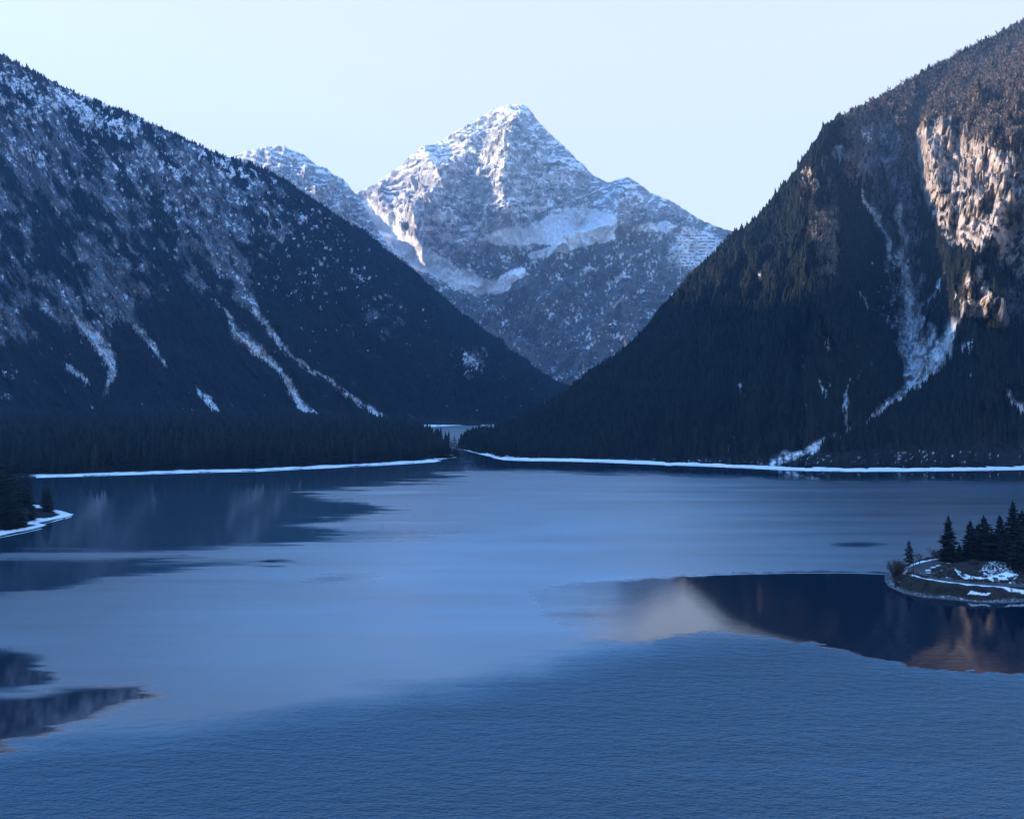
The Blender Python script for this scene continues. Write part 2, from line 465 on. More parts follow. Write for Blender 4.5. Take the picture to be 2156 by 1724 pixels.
spur = strip(wx, wy, [(2065, 535, 50), (2060, 600, 52), (2050, 680, 48), (2090, 720, 30)])
rel += 45 * cliff + 60 * spur + 0.75 * np.clip(px - 1925, 0, 420) * sm(0.06, 0.26, T) * sm(0.93, 0.62, T)
cu = -px * 0.80 + py * 0.60 + 14 * fbm(px / 30, py / 30, 3, 267); cv = px * 0.60 + py * 0.80 + 14 * fbm(px / 30, py / 30, 3, 269)
rel += (cliff + spur * 0.8) * (40 * np.abs(fbm(px / 75 + 0.3 * fbm(px / 30, py / 30, 3, 266), py / 60, 3, 261, 0.5)) + 6 * facets(cu / 52, cv / 24, 263) + 9 * fbm(cu / 40, cv / 18, 5, 264, 0.6) + 3 * facets(cu / 22, cv / 11, 271) + 1.5 * facets(cu / 9, cv / 5, 275) - 10)
zrel = (cliff + spur * 0.8) * (8 * facets(cu / 40, cv / 26, 291) + 5 * facets(cu / 18, cv / 10, 293) + 4 * fbm(px / 6, py / 6, 3, 294)) * tap
rel -= 35 * strip(wx, wy, [(2160, 560, 50), (2120, 640, 50), (2150, 730, 40)])
shoulder = sm(0, 90, sdpoly(wx, wy, [(1690, 955), (1880, 880), (1965, 800), (2020, 710), (2100, 730), (2400, 700), (2400, 1000), (1600, 1000)]))
rel += 40 * shoulder
rel *= tap
dr = np.array([-0.42, -0.88, 0.22])
X = X + dr[0] * rel; Y = Y + dr[1] * rel; Z = Z + dr[2] * rel + zrel
Z = Z + 3.0 * fbm(SS / 16.0, T * 30, 4, 277) * sm(0.05, 0.15, T) * size
nrm = normals(X, Y, Z)
px, py = proj(X, Y, Z)
wx = px + 12 * fbm(px / 40, py / 40, 4, 203); wy = py + 12 * fbm(px / 40 + 9, py / 40, 4, 204)
n_big = fbm(px / 80, py / 90, 5, 301)
n_mid = fbm(px / 20, py / 30, 4, 331)
n_fine = fbm(px / 6.5, py / 8.0, 4, 351, 0.6)
cliffp = sm(-6, 12, sdpoly(wx, wy, [(1925, 262), (1990, 250), (2040, 300), (2100, 300), (2400, 330), (2400, 640), (2130, 590), (2090, 525), (2050, 545), (1990, 520), (1955, 450), (1935, 400), (1925, 330)]))
spurm = np.maximum(blob(wx, wy, 2052, 625, 42, 70), blob(wx, wy, 1700, 380, 60, 40, -50))
rb = np.maximum.reduce([cliffp, blob(wx, wy, 2052, 625, 42, 70), blob(wx, wy, 1700, 380, 45, 30, -50) * .8, blob(wx, wy, 1760, 330, 40, 22), blob(wx, wy, 1830, 350, 18, 50, -25),
                        blob(wx, wy, 1985, 262, 60, 25, 10) * .8, strip(wx, wy, [(1860, 300, 70), (1890, 430, 95), (1900, 560, 90), (1915, 680, 75), (1930, 760, 40)]) * 1.1,
                        blob(wx, wy, 2140, 520, 60, 60), blob(wx, wy, 1650, 430, 25, 20) * .7, blob(wx, wy, 1600, 570, 25, 45, 30) * .6, blob(wx, wy, 2135, 640, 50, 70) * .9])
rockm = sm(0.42, 0.72, rb * 0.98 + 0.30 * n_big + 0.34 * n_mid - 0.05 + 0.22 * n_fine)
G = [[(1893, 430, 10), (1903, 560, 20), (1915, 650, 34), (1922, 720, 46), (1935, 770, 46), (1920, 805, 30), (1890, 845, 24), (1850, 875, 20), (1800, 905, 9), (1740, 932, 12), (1680, 955, 12), (1640, 970, 16), (1600, 984, 12)],
     [(2008, 680, 20), (1985, 740, 32), (1955, 785, 32), (1925, 825, 22)], [(1960, 690, 12), (1950, 740, 20)], [(1810, 400, 5), (1840, 450, 12), (1870, 510, 8), (1890, 560, 8)], [(1990, 590, 10), (1940, 650, 14), (1920, 700, 14)],
     [(1612, 560, 7), (1600, 590, 5)], [(1790, 600, 5), (1830, 640, 7), (1880, 690, 8)], [(1690, 750, 8), (1700, 800, 4)], [(1780, 790, 9), (1785, 860, 9), (1778, 930, 5)],
     [(1725, 815, 10), (1735, 840, 6)], [(1560, 815, 8), (1568, 835, 5)], [(1740, 720, 6), (1760, 745, 12)], [(1530, 900, 7), (1540, 930, 7), (1530, 950, 6)], [(2120, 830, 12), (2150, 870, 14)],
     [(2030, 740, 16), (2050, 720, 10)]]
gs = np.maximum.reduce([strip(wx, wy, g) for g in G])
fl = np.maximum.reduce([blob(wx, wy, 1780, 800, 190, 150, 10) * .42, blob(wx, wy, 1900, 640, 120, 130) * .5, blob(wx, wy, 2090, 770, 90, 60) * .5, blob(wx, wy, 1600, 700, 120, 120) * .2,
                        blob(wx, wy, 1830, 300, 70, 30) * .45])
snow = sm(0.35, 0.75, gs * 0.85 + 0.55 * n_fine + 0.25 * n_mid - 0.02) * sm(0.02, 0.2, gs)
snow = np.maximum(snow, sm(0.56, 0.72, fl * 0.85 + 0.36 * n_mid + 0.50 * n_fine))
snow = snow * (1 - sm(0.3, 0.6, cliffp) * 0.85)
scree = sm(0.05, 0.5, gs)
# road ledge and patches just above the shore
low = sm(0.010, 0.014, T) * (1 - sm(0.022, 0.028, T))
snow = np.maximum(snow, 0.8 * low * sm(0.45, 0.6, fbm(px / 9, T * 500, 4, 377, 0.65) + 0.3 * fbm(px / 60, T * 0, 2, 378)) * (px > 1300))
brown = sm(0.35, 0.75, np.maximum.reduce([0.95 * sm(1730, 1800, px) * sm(470, 330, py), 0.85 * blob(wx, wy, 1738, 520, 42, 110), 0.6 * blob(wx, wy, 1715, 400, 50, 60), blob(wx, wy, 1820, 265, 75, 40, -25), blob(wx, wy, 1745, 500, 32, 100, 0) * 0.9, blob(wx, wy, 2080, 170, 130, 60, -30) * .55, blob(wx, wy, 1720, 400, 60, 50) * .6,
                                         blob(wx, wy, 2000, 200, 120, 40, -30) * 0.5]) * 0.9 + 0.35 * n_mid)  # larch and scrub brown, also lightened to carry sunlight on the upper slope
clf = np.maximum(cliffp, sm(0.2, 0.5, spurm))[..., None]
rockv = np.clip((C_ROCK * (1 - clf) + np.array([0.262, 0.236, 0.212]) * clf) * (0.68 + 1.02 * clf + 0.45 * n_mid[..., None] + 0.5 * n_fine[..., None]), 0.04, 0.55)
floor_ = mixc(np.broadcast_to(C_FLOOR, rockv.shape), np.broadcast_to(C_BROWN, rockv.shape), brown)
veg = sm(0.12, 0.30, fbm(px / 26 + py / 50, py / 17 - px / 60, 5, 391, 0.62) + 0.25 * (nrm[..., 2] - 0.5) - 0.06 * sm(300, 420, py) + 0.20) * np.maximum(cliffp, sm(0.2, 0.5, spurm)) * 0.92
col = mixc(floor_, rockv, rockm * (1 - veg))
col = mixc(col, np.broadcast_to(C_SCREE * 0.72, col.shape), scree)
col = mixc(col, np.broadcast_to(C_SNOW, col.shape), snow)
me, used = grid_mesh("mountain_right", X, Y, Z)
add_col(me, col.reshape(-1, 3))
link("mountain_right", me, M_slope, kind="structure")
coul = strip(wx, wy, [(1850, 310, 60), (1885, 430, 85), (1900, 560, 85), (1915, 680, 80), (1930, 760, 50)])
dens = np.clip(1 - 1.1 * rockm - 1.5 * snow - 1.4 * scree - 1.1 * coul, 0, 1) * (T > 0.03) * (T < 1.06) * (px < 2330)
dens += 0.07 * (1 - 0.7 * cliffp) * (T > 0.05) * (T < 1.02) * (snow < 0.5) * (scree < 0.3) * (px < 2330)
hR = np.clip(size * 3, 0.5, 1)
p_, h_, t_ = scatter(X, Y, Z, dens, 78000, 8, 16, brown * 0.75, 2)
_px, _py = proj(p_[:, 0], p_[:, 1], p_[:, 2])
oncl = np.maximum(sm(-4, 10, sdpoly(_px, _py, [(1925, 262), (1990, 250), (2040, 300), (2100, 300), (2400, 330), (2400, 640), (2130, 590), (2090, 525), (2050, 545), (1990, 520), (1955, 450), (1935, 400), (1925, 330)])), sm(0.3, 0.6, blob(_px, _py, 2052, 625, 42, 70)))
h_ = h_ * (1 - 0.74 * oncl)
FOREST.append((p_, h_, t_ * (1 - oncl)))
rid = (T > 0.955) * (T < 1.01) * (px < 2330) * sm(-0.35, 0.2, fbm(SS / 40, T * 0, 3, 398)) * 1.0
p_, h_, t_ = scatter(X, Y, Z, rid, 1500, 9, 24, 0.3 * brown, 22)
h_ = h_ * np.clip(np.interp(p_[:, 2], [0, 350], [0.5, 1]), 0.5, 1)
a_, b_2, c_2 = FOREST[1]
FOREST[1] = (np.vstack([a_, p_]), np.concatenate([b_2, h_]), np.concatenate([c_2, t_]))
RM = (X, Y, Z, T, px, dens)

# ---- the far pyramid peak
kT = [(500, 620, 4700, 800, 3200), (640, 520, 4700, 880, 3250), (700, 450, 4750, 930, 3300), (750, 404, 4800, 960, 3350), (800, 382, 4800, 990, 3350), (850, 347, 4800, 1015, 3350), (900, 312, 4800, 1040, 3350),
      (950, 285, 4820, 1065, 3350), (980, 267, 4820, 1080, 3350), (1010, 246, 4820, 1095, 3350), (1035, 232, 4820, 1105, 3350), (1060, 226, 4820, 1120, 3350), (1085, 222, 4820, 1130, 3350), (1105, 227, 4820, 1140, 3350),
      (1125, 246, 4820, 1150, 3350), (1150, 272, 4820, 1165, 3350), (1180, 301, 4810, 1180, 3350), (1215, 336, 4800, 1195, 3350), (1250, 366, 4780, 1215, 3350), (1285, 386, 4750, 1230, 3350), (1300, 381, 4730, 1240, 3350),
      (1322, 380, 4720, 1252, 3350), (1345, 391, 4740, 1270, 3350), (1378, 413, 4800, 1290, 3350), (1420, 427, 4850, 1320, 3350), (1450, 446, 4900, 1350, 3350), (1480, 466, 4900, 1380, 3350), (1540, 489, 4900, 1450, 3350),
      (1650, 540, 4900, 1560, 3300), (1900, 620, 4900, 1800, 3300)]
xs = np.concatenate([np.linspace(500, 720, 40, endpoint=False), np.linspace(720, 1600, 640), np.linspace(1600, 1900, 30)[1:]])
X, Y, Z, T, SS = loft(kT, 0, 420, 16, lambda t: 0.55 * t + 0.45 * t ** 2, xs=xs, back=0.4)
px, py = proj(X, Y, Z)
wx = px + 12 * fbm(px / 50, py / 50, 4, 403); wy = py + 9 * fbm(px / 50 + 9, py / 50, 4, 404)
tap = sm(0, 0.1, T) * (1 - 0.80 * sm(0.86, 1.0, T))
rel = 150 * (ridged(px / 120 + 0.3 * fbm(px / 60, py / 60, 3, 408), py / 120, 4, 421, 0.55) - 0.45)
rel += 48 * fbm(px / 40, py / 40, 5, 431, 0.5)
sf0 = sm(-4, 14, sdpoly(wx, wy, [(1005, 505), (1050, 480), (1110, 478), (1165, 445), (1200, 435), (1290, 448), (1310, 470), (1290, 500), (1230, 520), (1170, 522), (1130, 512), (1060, 520)]))
sf0 = np.maximum(sf0, sm(0.1, 0.4, strip(wx, wy, [(768, 432, 18), (800, 470, 26), (860, 525, 34), (930, 570, 30), (1000, 600, 30), (1050, 605, 22), (1095, 570, 14)])))
rel *= 1 - 0.6 * sf0
rel += (1 - sf0) * 16 * facets(px / 34 + 0.4 * fbm(px / 30, py / 30, 3, 467), py / 20, 463) + (1 - sf0) * 9 * facets(px / 13, py / 8, 466)
rel += 250 * strip(wx, wy, [(1090, 262, 50), (1080, 300, 70), (1060, 390, 70), (1060, 450, 60)])
rel += 260 * strip(wx, wy, [(880, 330, 50), (925, 380, 60), (938, 430, 60), (905, 470, 70)])
rel += 200 * strip(wx, wy, [(1315, 385, 50), (1300, 440, 55), (1270, 500, 60), (1180, 520, 50)])
rel += 50 * strip(wx, wy, [(1380, 470, 60), (1400, 560, 90), (1330, 660, 120)])
rel -= 150 * strip(wx, wy, [(1230, 400, 60), (1200, 480, 90), (1110, 510, 60)])
rel -= 170 * strip(wx, wy, [(765, 430, 30), (840, 510, 50), (960, 585, 60), (1060, 610, 40), (1180, 760, 50)])
# bedding ledges, tilted a little
led = (py + 0.10 * px + 34 * fbm(px / 110, py / 70, 4, 441)) / 17.0
fr = led - np.floor(led)
hard = sm(520, 470, py)
rel += (1 - sf0) * 34 * (sm(0.0, 0.8, fr) - fr * 0.3) * hard * (0.1 + 1.2 * sm(-.3, .4, fbm(px / 60, py / 40, 3, 445)))
rel *= tap
X = X; Y = Y - 0.96 * rel; Z = Z + 0.22 * rel
Z = Z + 10 * fbm(SS / 15.0, T * 22, 5, 477, 0.6) * sm(0.05, 0.2, T) * 0.7
nrm = normals(X, Y, Z)
px, py = proj(X, Y, Z)
wx = px + 9 * fbm(px / 36, py / 36, 4, 403); wy = py + 8 * fbm(px / 36 + 9, py / 36, 4, 404)
n_big = fbm(px / 90, py / 60, 5, 501)
n_mid = fbm(px / 22, py / 9, 4, 531)
n_fine = fbm(px / 7.5, py / 3.5, 4, 551, 0.6)
sf = np.maximum.reduce([sm(-6, 10, sdpoly(wx, wy, [(1005, 505), (1050, 480), (1110, 478), (1165, 445), (1200, 435), (1290, 448), (1310, 470), (1290, 500), (1230, 520), (1170, 522), (1130, 512), (1060, 520)])),
                        strip(wx, wy, [(768, 432, 18), (800, 470, 26), (860, 525, 34), (930, 570, 30), (1000, 600, 30), (1050, 605, 22), (1095, 570, 14)]) * 1.6,
                        strip(wx, wy, [(1120, 540, 10), (1200, 515, 16), (1290, 495, 14)]) * 1.4, blob(wx, wy, 1385, 478, 45, 9, -5) * 1.3, blob(wx, wy, 930, 457, 22, 9, -15) * 1.2])
alp = sm(545, 470, wy + 0.18 * (wx - 1100))
lines = sm(0.35, 0.8, 1 - np.abs(fr - 0.5) * 2 + 0.25 * n_mid)
snow = sm(0.42, 0.56, 0.36 * alp + 0.26 * lines * alp + 0.36 * n_mid + 0.30 * n_fine + 0.55 * (nrm[..., 2] - 0.60) + 0.30 * n_big + 0.10 * sm(400, 250, py))
snow = np.maximum(snow, sm(0.25, 0.5, sf + 0.30 * n_fine))
av = blob(wx, wy, 1465, 528, 62, 45)
d1 = fbm((px - py) / 46, (py + px) / 14, 4, 571) * 0.6 + fbm((px - py) / 13, (py + px) / 6, 4, 575) * 0.6
lowm = 1 - alp
rc = blob(wx, wy, 1450, 480, 110, 60, 25)
d1 = 0.45 * fbm((px - py) / 70, (py + px) / 34, 5, 571, 0.62) + 0.35 * fbm(px / 12, py / 14, 4, 576, 0.6) + 0.40 * fbm(px / 5, py / 7, 3, 577)
snow = np.maximum(snow, lowm * 0.9 * sm(0.20, 0.40, d1 + 0.12 * rc + 0.05 * sm(640, 560, py)))
snow = np.maximum(snow, sm(0.3, 0.6, av + 0.3 * n_fine))
rockv = np.clip(np.array([0.31, 0.32, 0.345]) * (0.95 + 0.4 * n_mid[..., None] + 0.4 * n_fine[..., None]), 0.06, 0.5)
col = mixc(rockv, np.broadcast_to(np.array([0.085, 0.09, 0.085]), rockv.shape), lowm * (1 - 0.35 * rc))
col = mixc(col, np.broadcast_to(C_SNOW, col.shape), snow)
me, used = grid_mesh("mountain_far", X, Y, Z)
add_col(me, col.reshape(-1, 3))
link("mountain_far", me, M_far, kind="structure")
TH = (X, Y, Z, px, py)

# ---- the lower peak left of it
kQ = [(-900, 500, 4300, 300, 3300), (0, 430, 4300, 600, 3200), (200, 410, 4300, 700, 3200), (350, 385, 4300, 760, 3200), (430, 350, 4300, 800, 3200), (500, 323, 4300, 830, 3200), (540, 312, 4300, 850, 3200), (580, 305, 4300, 865, 3200), (598, 306, 4300, 870, 3200), (612, 313, 4300, 875, 3200),
      (640, 327, 4300, 880, 3200), (668, 348, 4290, 890, 3200), (686, 352, 4280, 895, 3200), (700, 370, 4270, 900, 3200), (722, 376, 4260, 905, 3200), (735, 392, 4250, 910, 3200), (750, 410, 4240, 915, 3200), (770, 438, 4220, 920, 3200),
      (800, 492, 4180, 930, 3200), (850, 560, 4100, 950, 3200), (950, 660, 3900, 1000, 3200), (1060, 760, 3600, 1060, 3200)]
xs = np.concatenate([np.linspace(-900, 480, 60, endpoint=False), np.linspace(480, 880, 300), np.linspace(880, 1060, 30)[1:]])
X, Y, Z, T, SS = loft(kQ, 0, 240, 12, lambda t: 0.7 * t + 0.3 * t * t, xs=xs)
px, py = proj(X, Y, Z)
tap = sm(0, 0.1, T) * (1 - 0.8 * sm(0.88, 1.0, T))
led = (py - 0.25 * px + 8 * fbm(px / 50, py / 40, 4, 641)) / 11.0
fr = led - np.floor(led)
rel = 110 * (ridged(px / 80, py / 120, 5, 621, 0.6) - 0.45) + 45 * fbm(px / 26, py / 30, 5, 631, 0.58) + 16 * sm(0, 0.8, fr)
rel *= tap
X = X + 0.3 * rel; Y = Y - 0.93 * rel; Z = Z + 0.2 * rel + 10 * fbm(SS / 12.0, T * 22, 5, 677, 0.6) * sm(0.05, 0.2, T) * 0.6
nrm = normals(X, Y, Z)
px, py = proj(X, Y, Z)
n_mid = fbm(px / 18, py / 8, 4, 731); n_fine = fbm(px / 6, py / 3.2, 4, 751, 0.6)
snow = sm(0.45, 0.62, 0.36 + 0.30 * sm(0.4, 0.8, fr) + 0.38 * n_mid + 0.34 * n_fine + 0.6 * (nrm[..., 2] - 0.62) + 0.12 * sm(380, 310, py) - 0.1 * sm(680, 760, px))
rockv = np.clip(np.array([0.31, 0.32, 0.345]) * (1.0 + 0.4 * n_mid[..., None] + 0.4 * n_fine[..., None]), 0.06, 0.5)
col = mixc(rockv, np.broadcast_to(C_SNOW, rockv.shape), snow)
me, used = grid_mesh("mountain_far_shoulder", X, Y, Z)
add_col(me, col.reshape(-1, 3))
link("mountain_far_shoulder", me, M_far, kind="structure")

# ------------------------------------------------------------------ ground, lake
me = mesh_from("lake_bed", [(-4600, -1700, -12), (4600, -1700, -12), (4600, 6900, -12), (-4600, 6900, -12)], [(0, 1, 2, 3)])
link("ground", me, plain("lake_bed", (0.05, 0.06, 0.06)), kind="structure")
# valley floor beyond the strait
gx, gy = np.meshgrid(np.linspace(-1500, 2500, 120), np.concatenate([[DW(896.0)], np.linspace(1550, 4200, 60)]))
gz = 0.9 + 2.0 * sm(0, 200, gy - 1530) + 1.0 * fbm(gx / 80, gy / 80, 3, 5) * sm(1530, 1600, gy)
gy = gy + (gy < 1540) * (14 * fbm(gx / 60, gy * 0, 4, 6))
gz[0] = -1
me, _ = grid_mesh("valley_floor", gx, gy, gz)
cc = mixc(np.broadcast_to(C_SNOW, gx.shape + (3,)), np.broadcast_to(C_FLOOR, gx.shape + (3,)), sm(1556, 1566, gy + 6 * fbm(gx / 20, gy / 20, 3, 6)))
add_col(me, cc.reshape(-1, 3))
link("valley_ground", me, M_shore, kind="structure")

def landform(name, outline, res, hfun, colfun, pad=6):
    """a piece of land from its shore outline (world XY); returns grid for scattering"""
    O = np.array(outline)
    x0, y0 = O.min(0) - pad; x1, y1 = O.max(0) + pad
    gx, gy = np.meshgrid(np.arange(x0, x1, res[0]), np.arange(y0, y1, res[1]))
    d = sdpoly(gx, gy, outline)
    d = d + 1.2 * fbm(gx / 9, gy / 9, 4, 61) * min(res[0], 2.5)
    gz = np.where(d > 0, hfun(gx, gy, np.maximum(d, 0)), d * 0.35 - 0.15)
    keep = d > -pad * 0.8
    me, used = grid_mesh(name, gx, gy, gz, keep)
    c = colfun(gx, gy, d, gz)
    add_col(me, c.reshape(-1, 3)[used])
    link(name, me, M_shore, kind="structure")
    return gx, gy, gz, d

def shore_col(band, seed, thick=1.0):
    def f(gx, gy, d, gz):
        e = d + band * 0.45 * fbm(gx / 14, gy / 14, 4, seed)
        ff = sm(band * 0.85, band * 1.0, e)
        c = mixc(np.broadcast_to(C_SNOW, gx.shape + (3,)), np.broadcast_to(C_FLOOR * 0.9, gx.shape + (3,)), ff)
        if seed == 71: c = mixc(c, np.broadcast_to(C_FLOOR, c.shape), sm(76, 66, proj(gx, gy, gz)[0] + 8 * fbm(gx / 9, gy / 9, 3, 72)))
        wet = sm(1.1, 0.2, d)
        c = mixc(c, np.broadcast_to(np.array([0.10, 0.10, 0.10]), c.shape), wet * 0.8)
        return c
    return f

# forested spit on the left
front = [(-600, 1022), (-200, 1012), (75, 1004), (180, 1001), (300, 997), (430, 993), (540, 991), (700, 983), (800, 978), (860, 974.5), (915, 971), (930, 967.5), (968, 962.5)]
backs = [(958, 957), (945, 945), (932, 935), (905, 925), (870, 915), (840, 905), (825, 898)]
outl = [PW(*p)[:2] for p in front] + [PW(*p)[:2] for p in backs] + [(-330, 1640), (-1300, 1640)]
def hs(gx, gy, d):
    return 0.035 * np.minimum(d, 22) + 3.2 * sm(20, 70, d) + 5 * sm(60, 300, d) + 0.8 * fbm(gx / 30, gy / 30, 3, 8) * sm(20, 60, d)
gx, gy, gz, d = landform("spit_ground", outl, (4.0, 3.0), hs, shore_col(13, 71))
SP = (gx, gy, gz, d)
ds = (d > np.minimum(22 + 6 * fbm(gx / 25, gy * 0, 3, 12), 12 + 0.2 * (gy - 700) * 0 + 30)) * 1.0
ppx, ppy = proj(gx, gy, gz)
ds = ((d > 25 + 5 * fbm(gx / 25, gy / 400, 3, 12)) | ((d > 7) & (gy > 905 + 0 * gx))) * (ppx > -120) * 1.0
FOREST.append(scatter(gx, gy, gz, ds, 13000, 12, 24, 0 * ds, 3))

# left headland
outl = [PW(-120, 1150)[:2], PW(0, 1128)[:2], PW(50, 1118)[:2], PW(95, 1108)[:2], PW(101, 1104)[:2], PW(84, 1102)[:2], PW(92, 1099)[:2], PW(120, 1093)[:2], PW(145, 1088)[:2], PW(156, 1082.5)[:2], PW(140, 1077)[:2],
        PW(95, 1068)[:2], PW(40, 1050)[:2], PW(-60, 1035)[:2], PW(-260, 1030)[:2], PW(-330, 1150)[:2]]
def hh(gx, gy, d):
    return 0.09 * np.minimum(d, 6) + 0.35 * np.maximum(d - 6, 0) * sm(4, 10, d) * (d < 1e9) * 0.6 + 0.5 * fbm(gx / 8, gy / 8, 3, 8) * sm(4, 12, d)
gx, gy, gz, d = landform("headland_ground", outl, (0.9, 0.9), hh, shore_col(6.5, 81))
HD = (gx, gy, gz, d)

# right shore strip
def ribbon(name, pts, width, z0, z1, seed, mat=M_snow, ns=500, wn=0.75, rows=5, jag=0.35, kind="structure"):
    """shore band: pts = water line in the photo frame, grows inland (away along +Y)"""
    p = np.array([PW(*q)[:2] for q in pts]); u = np.concatenate([[0], np.cumsum(np.hypot(*np.diff(p, axis=0).T))])
    s = np.linspace(0, u[-1], ns)
    ax = np.interp(s, u, p[:, 0]); ay = np.interp(s, u, p[:, 1])
    ay = ay + jag * width * fbm(s / 30, s * 0, 4, seed)
    tx = np.gradient(ax); ty = np.gradient(ay); L = np.hypot(tx, ty)
    nx, ny = -ty / L, tx / L
    sg = np.where(ny < 0, -1, 1); nx, ny = nx * sg, ny * sg
    w = width * (1 + wn * 2 * fbm(s / 26, s * 0 + 3, 5, seed + 1, 0.65)); w = np.maximum(w, width * 0.15)
    t = np.linspace(0, 1, rows)[:, None]
    Xr = ax + nx * w * t; Yr = ay + ny * w * t
    Zr = z0 + (z1 - z0) * sm(0, 1, t) + 0 * Xr
    me, _ = grid_mesh(name, Xr, Yr, Zr)
    return link(name, me, mat, kind=kind)

RS = [(958, 942.5), (975, 947), (1010, 956), (1035, 962), (1060, 967), (1110, 969), (1150, 969.5), (1200, 970), (1290, 973), (1390, 977), (1500, 981), (1590, 985.5), (1665, 989), (1780, 991.5), (1910, 991), (2090, 989), (2160, 987.5), (2350, 985)]
ribbon("right_beach", RS, 10, 0.06, 1.3, 91, ns=900)
ribbon("right_shore_ice", [(x, y + 1.6) for x, y in RS[3:]], 5.5, 0.05, 0.07, 95, ns=900, wn=0.8, rows=2, jag=0.2)
ribbon("left_shore_ice", [(x, y + 2.0) for x, y in front[2:-1]], 6, 0.05, 0.07, 97, ns=700, wn=0.9, rows=2, jag=0.2)
ribbon("far_beach", [(800, 903), (850, 901), (900, 899.5), (960, 896.5), (1010, 895), (1060, 893)], 30, 0.2, 1.5, 99, ns=300)
ribbon("headland_shore_ice", [(-100, 1152), (0, 1132), (50, 1122), (90, 1113)], 0.8, 0.05, 0.06, 98, ns=120, rows=2)
ribbon("headland_tip_ice", [(85, 1104), (110, 1099), (135, 1092), (150, 1087)], 0.8, 0.05, 0.06, 96, ns=100, rows=2)

# lake surface
az = np.linspace(-60, 2216, 620); az = np.concatenate([[-4000, -1200, -400], az, [2600, 3400, 6000]])
yy = np.concatenate([[3500, 2200], np.linspace(1740, 1200, 330, endpoint=False), np.linspace(1200, 888, 330), [870, 855]])
AX, AY = np.meshgrid(az, yy)
D = H * F / (AY - YH); X = (AX - CX) / F * D; Y = D; Z = 0 * D
# ripple map
wx = AX + 26 * fbm(X / 45, Y / 120, 4, 801) + 8 * fbm(X / 8, Y / 20, 3, 803)
wy = AY + 5 * fbm(X / 45 + 7, Y / 120, 4, 802)
def poly_soft(pts, soft, sy=1.0):
    return sm(-soft, soft, sdpoly(wx, wy * sy, [(p[0], p[1] * sy) for p in pts]))
st_ = fbm(X / 130, Y / 9, 4, 821) + 0.6 * fbm(X / 40, Y / 4, 3, 823)
wx = wx + 60 * st_ * sm(1500, 1100, AX); wy = wy + 5 * st_ * sm(1500, 1100, AX)
calmA = poly_soft([(-300, 960), (965, 955), (1000, 985), (930, 1008), (800, 1022), (660, 1034), (660, 1046), (780, 1062), (830, 1080), (700, 1094), (610, 1100), (700, 1112), (760, 1122), (680, 1140), (600, 1150), (480, 1152), (300, 1158), (160, 1160), (0, 1166), (-300, 1170)], 22, 3.0)
calmB = poly_soft([(950, 940), (1060, 962), (2400, 980), (2400, 1012), (1900, 1012), (1500, 1002), (1150, 992), (980, 990)], 16, 2.0)
calmC = poly_soft([(-300, 1190), (60, 1180), (250, 1174), (420, 1172), (300, 1188), (560, 1180), (400, 1200), (240, 1215), (120, 1232), (0, 1252), (-300, 1280)], 26, 3.0) * 0.85
calmD = np.maximum(poly_soft([(-300, 1360), (40, 1368), (125, 1388), (105, 1410), (130, 1430), (70, 1452), (-300, 1472)], 24, 1.8),
                   poly_soft([(-300, 1468), (60, 1466), (160, 1446), (330, 1440), (345, 1452), (280, 1492), (180, 1530), (60, 1570), (-40, 1600), (-300, 1660)], 20, 1.5))
ex_, ey_ = wx, wy; wx = AX + 9 * fbm(X / 6, Y / 14, 4, 805) + 16 * fbm(X / 9, Y / 1.6, 3, 807); wy = AY + 3.5 * fbm(X / 6 + 3, Y / 9, 4, 806) + 7 * fbm(X / 5, Y / 3.0, 4, 808) * sm(1250, 1330, AY)
calmE = poly_soft([(1110, 1243), (1200, 1227), (1450, 1211.5), (1650, 1204), (1760, 1203), (1880, 1207), (2600, 1215), (2600, 1480), (2160, 1425), (1920, 1408), (1700, 1355), (1500, 1328), (1340, 1355), (1240, 1345), (1150, 1300)], 5, 1.0)
wx, wy = ex_, ey_
calmE *= 1 - 0.75 * sm(1400, 1080, wx)
calmF = np.maximum.reduce([blob(wx, wy, 570, 1180, 45, 4), blob(wx, wy, 720, 1216, 110, 8, -4) * .55, blob(wx, wy, 1810, 1148, 60, 5) * .8, blob(wx, wy, 560, 1190, 30, 3) * .8, blob(wx, wy, 700, 1130, 260, 14, -2) * .5])
calm = np.maximum.reduce([calmA * 0.86, calmB, calmC, calmD, calmE, calmF])
near = sm(-55, 45, wy + 14 * fbm(X / 25, Y / 25, 4, 831) - np.interp(wx, [-300, 0, 300, 700, 1100, 1400, 1700, 2000, 2400], [1650, 1590, 1555, 1500, 1430, 1360, 1350, 1400, 1440]))
streak = fbm(X / 170, Y / 16, 4, 811)
ripple = (1 - calm) * (1 - 0.55 * near) * np.clip(0.85 + 0.12 * streak, 0.2, 1.2)
wave = near * (1 - 0.9 * calmD) * (1 - 0.95 * calmE) + (1 - near) * 0.04 * (1 - calm) + 0.008 * calmE
me, _ = grid_mesh("lake_water", X, Y, Z)
sky_sheen = (1 - calm ** 3) * np.clip(0.74 + 0.12 * streak + 0.12 * fbm(X / 90, Y / 45, 4, 815) - 0.45 * sm(1350, 1900, wx) * sm(1230, 1040, wy) - 0.25 * sm(500, -100, wx) * sm(1500, 1200, wy), 0, 1.1)  # sky reflection painted into the ruffled water's colour, weaker at both sides
sky_sheen = sky_sheen * (1 - 0.12 * near) * (0.62 + 0.92 * blob(wx, wy, 1060, 1230, 640, 220, -6) * (1 - near) + 0.36 * near)  # painted sheen is brightest at mid-lake
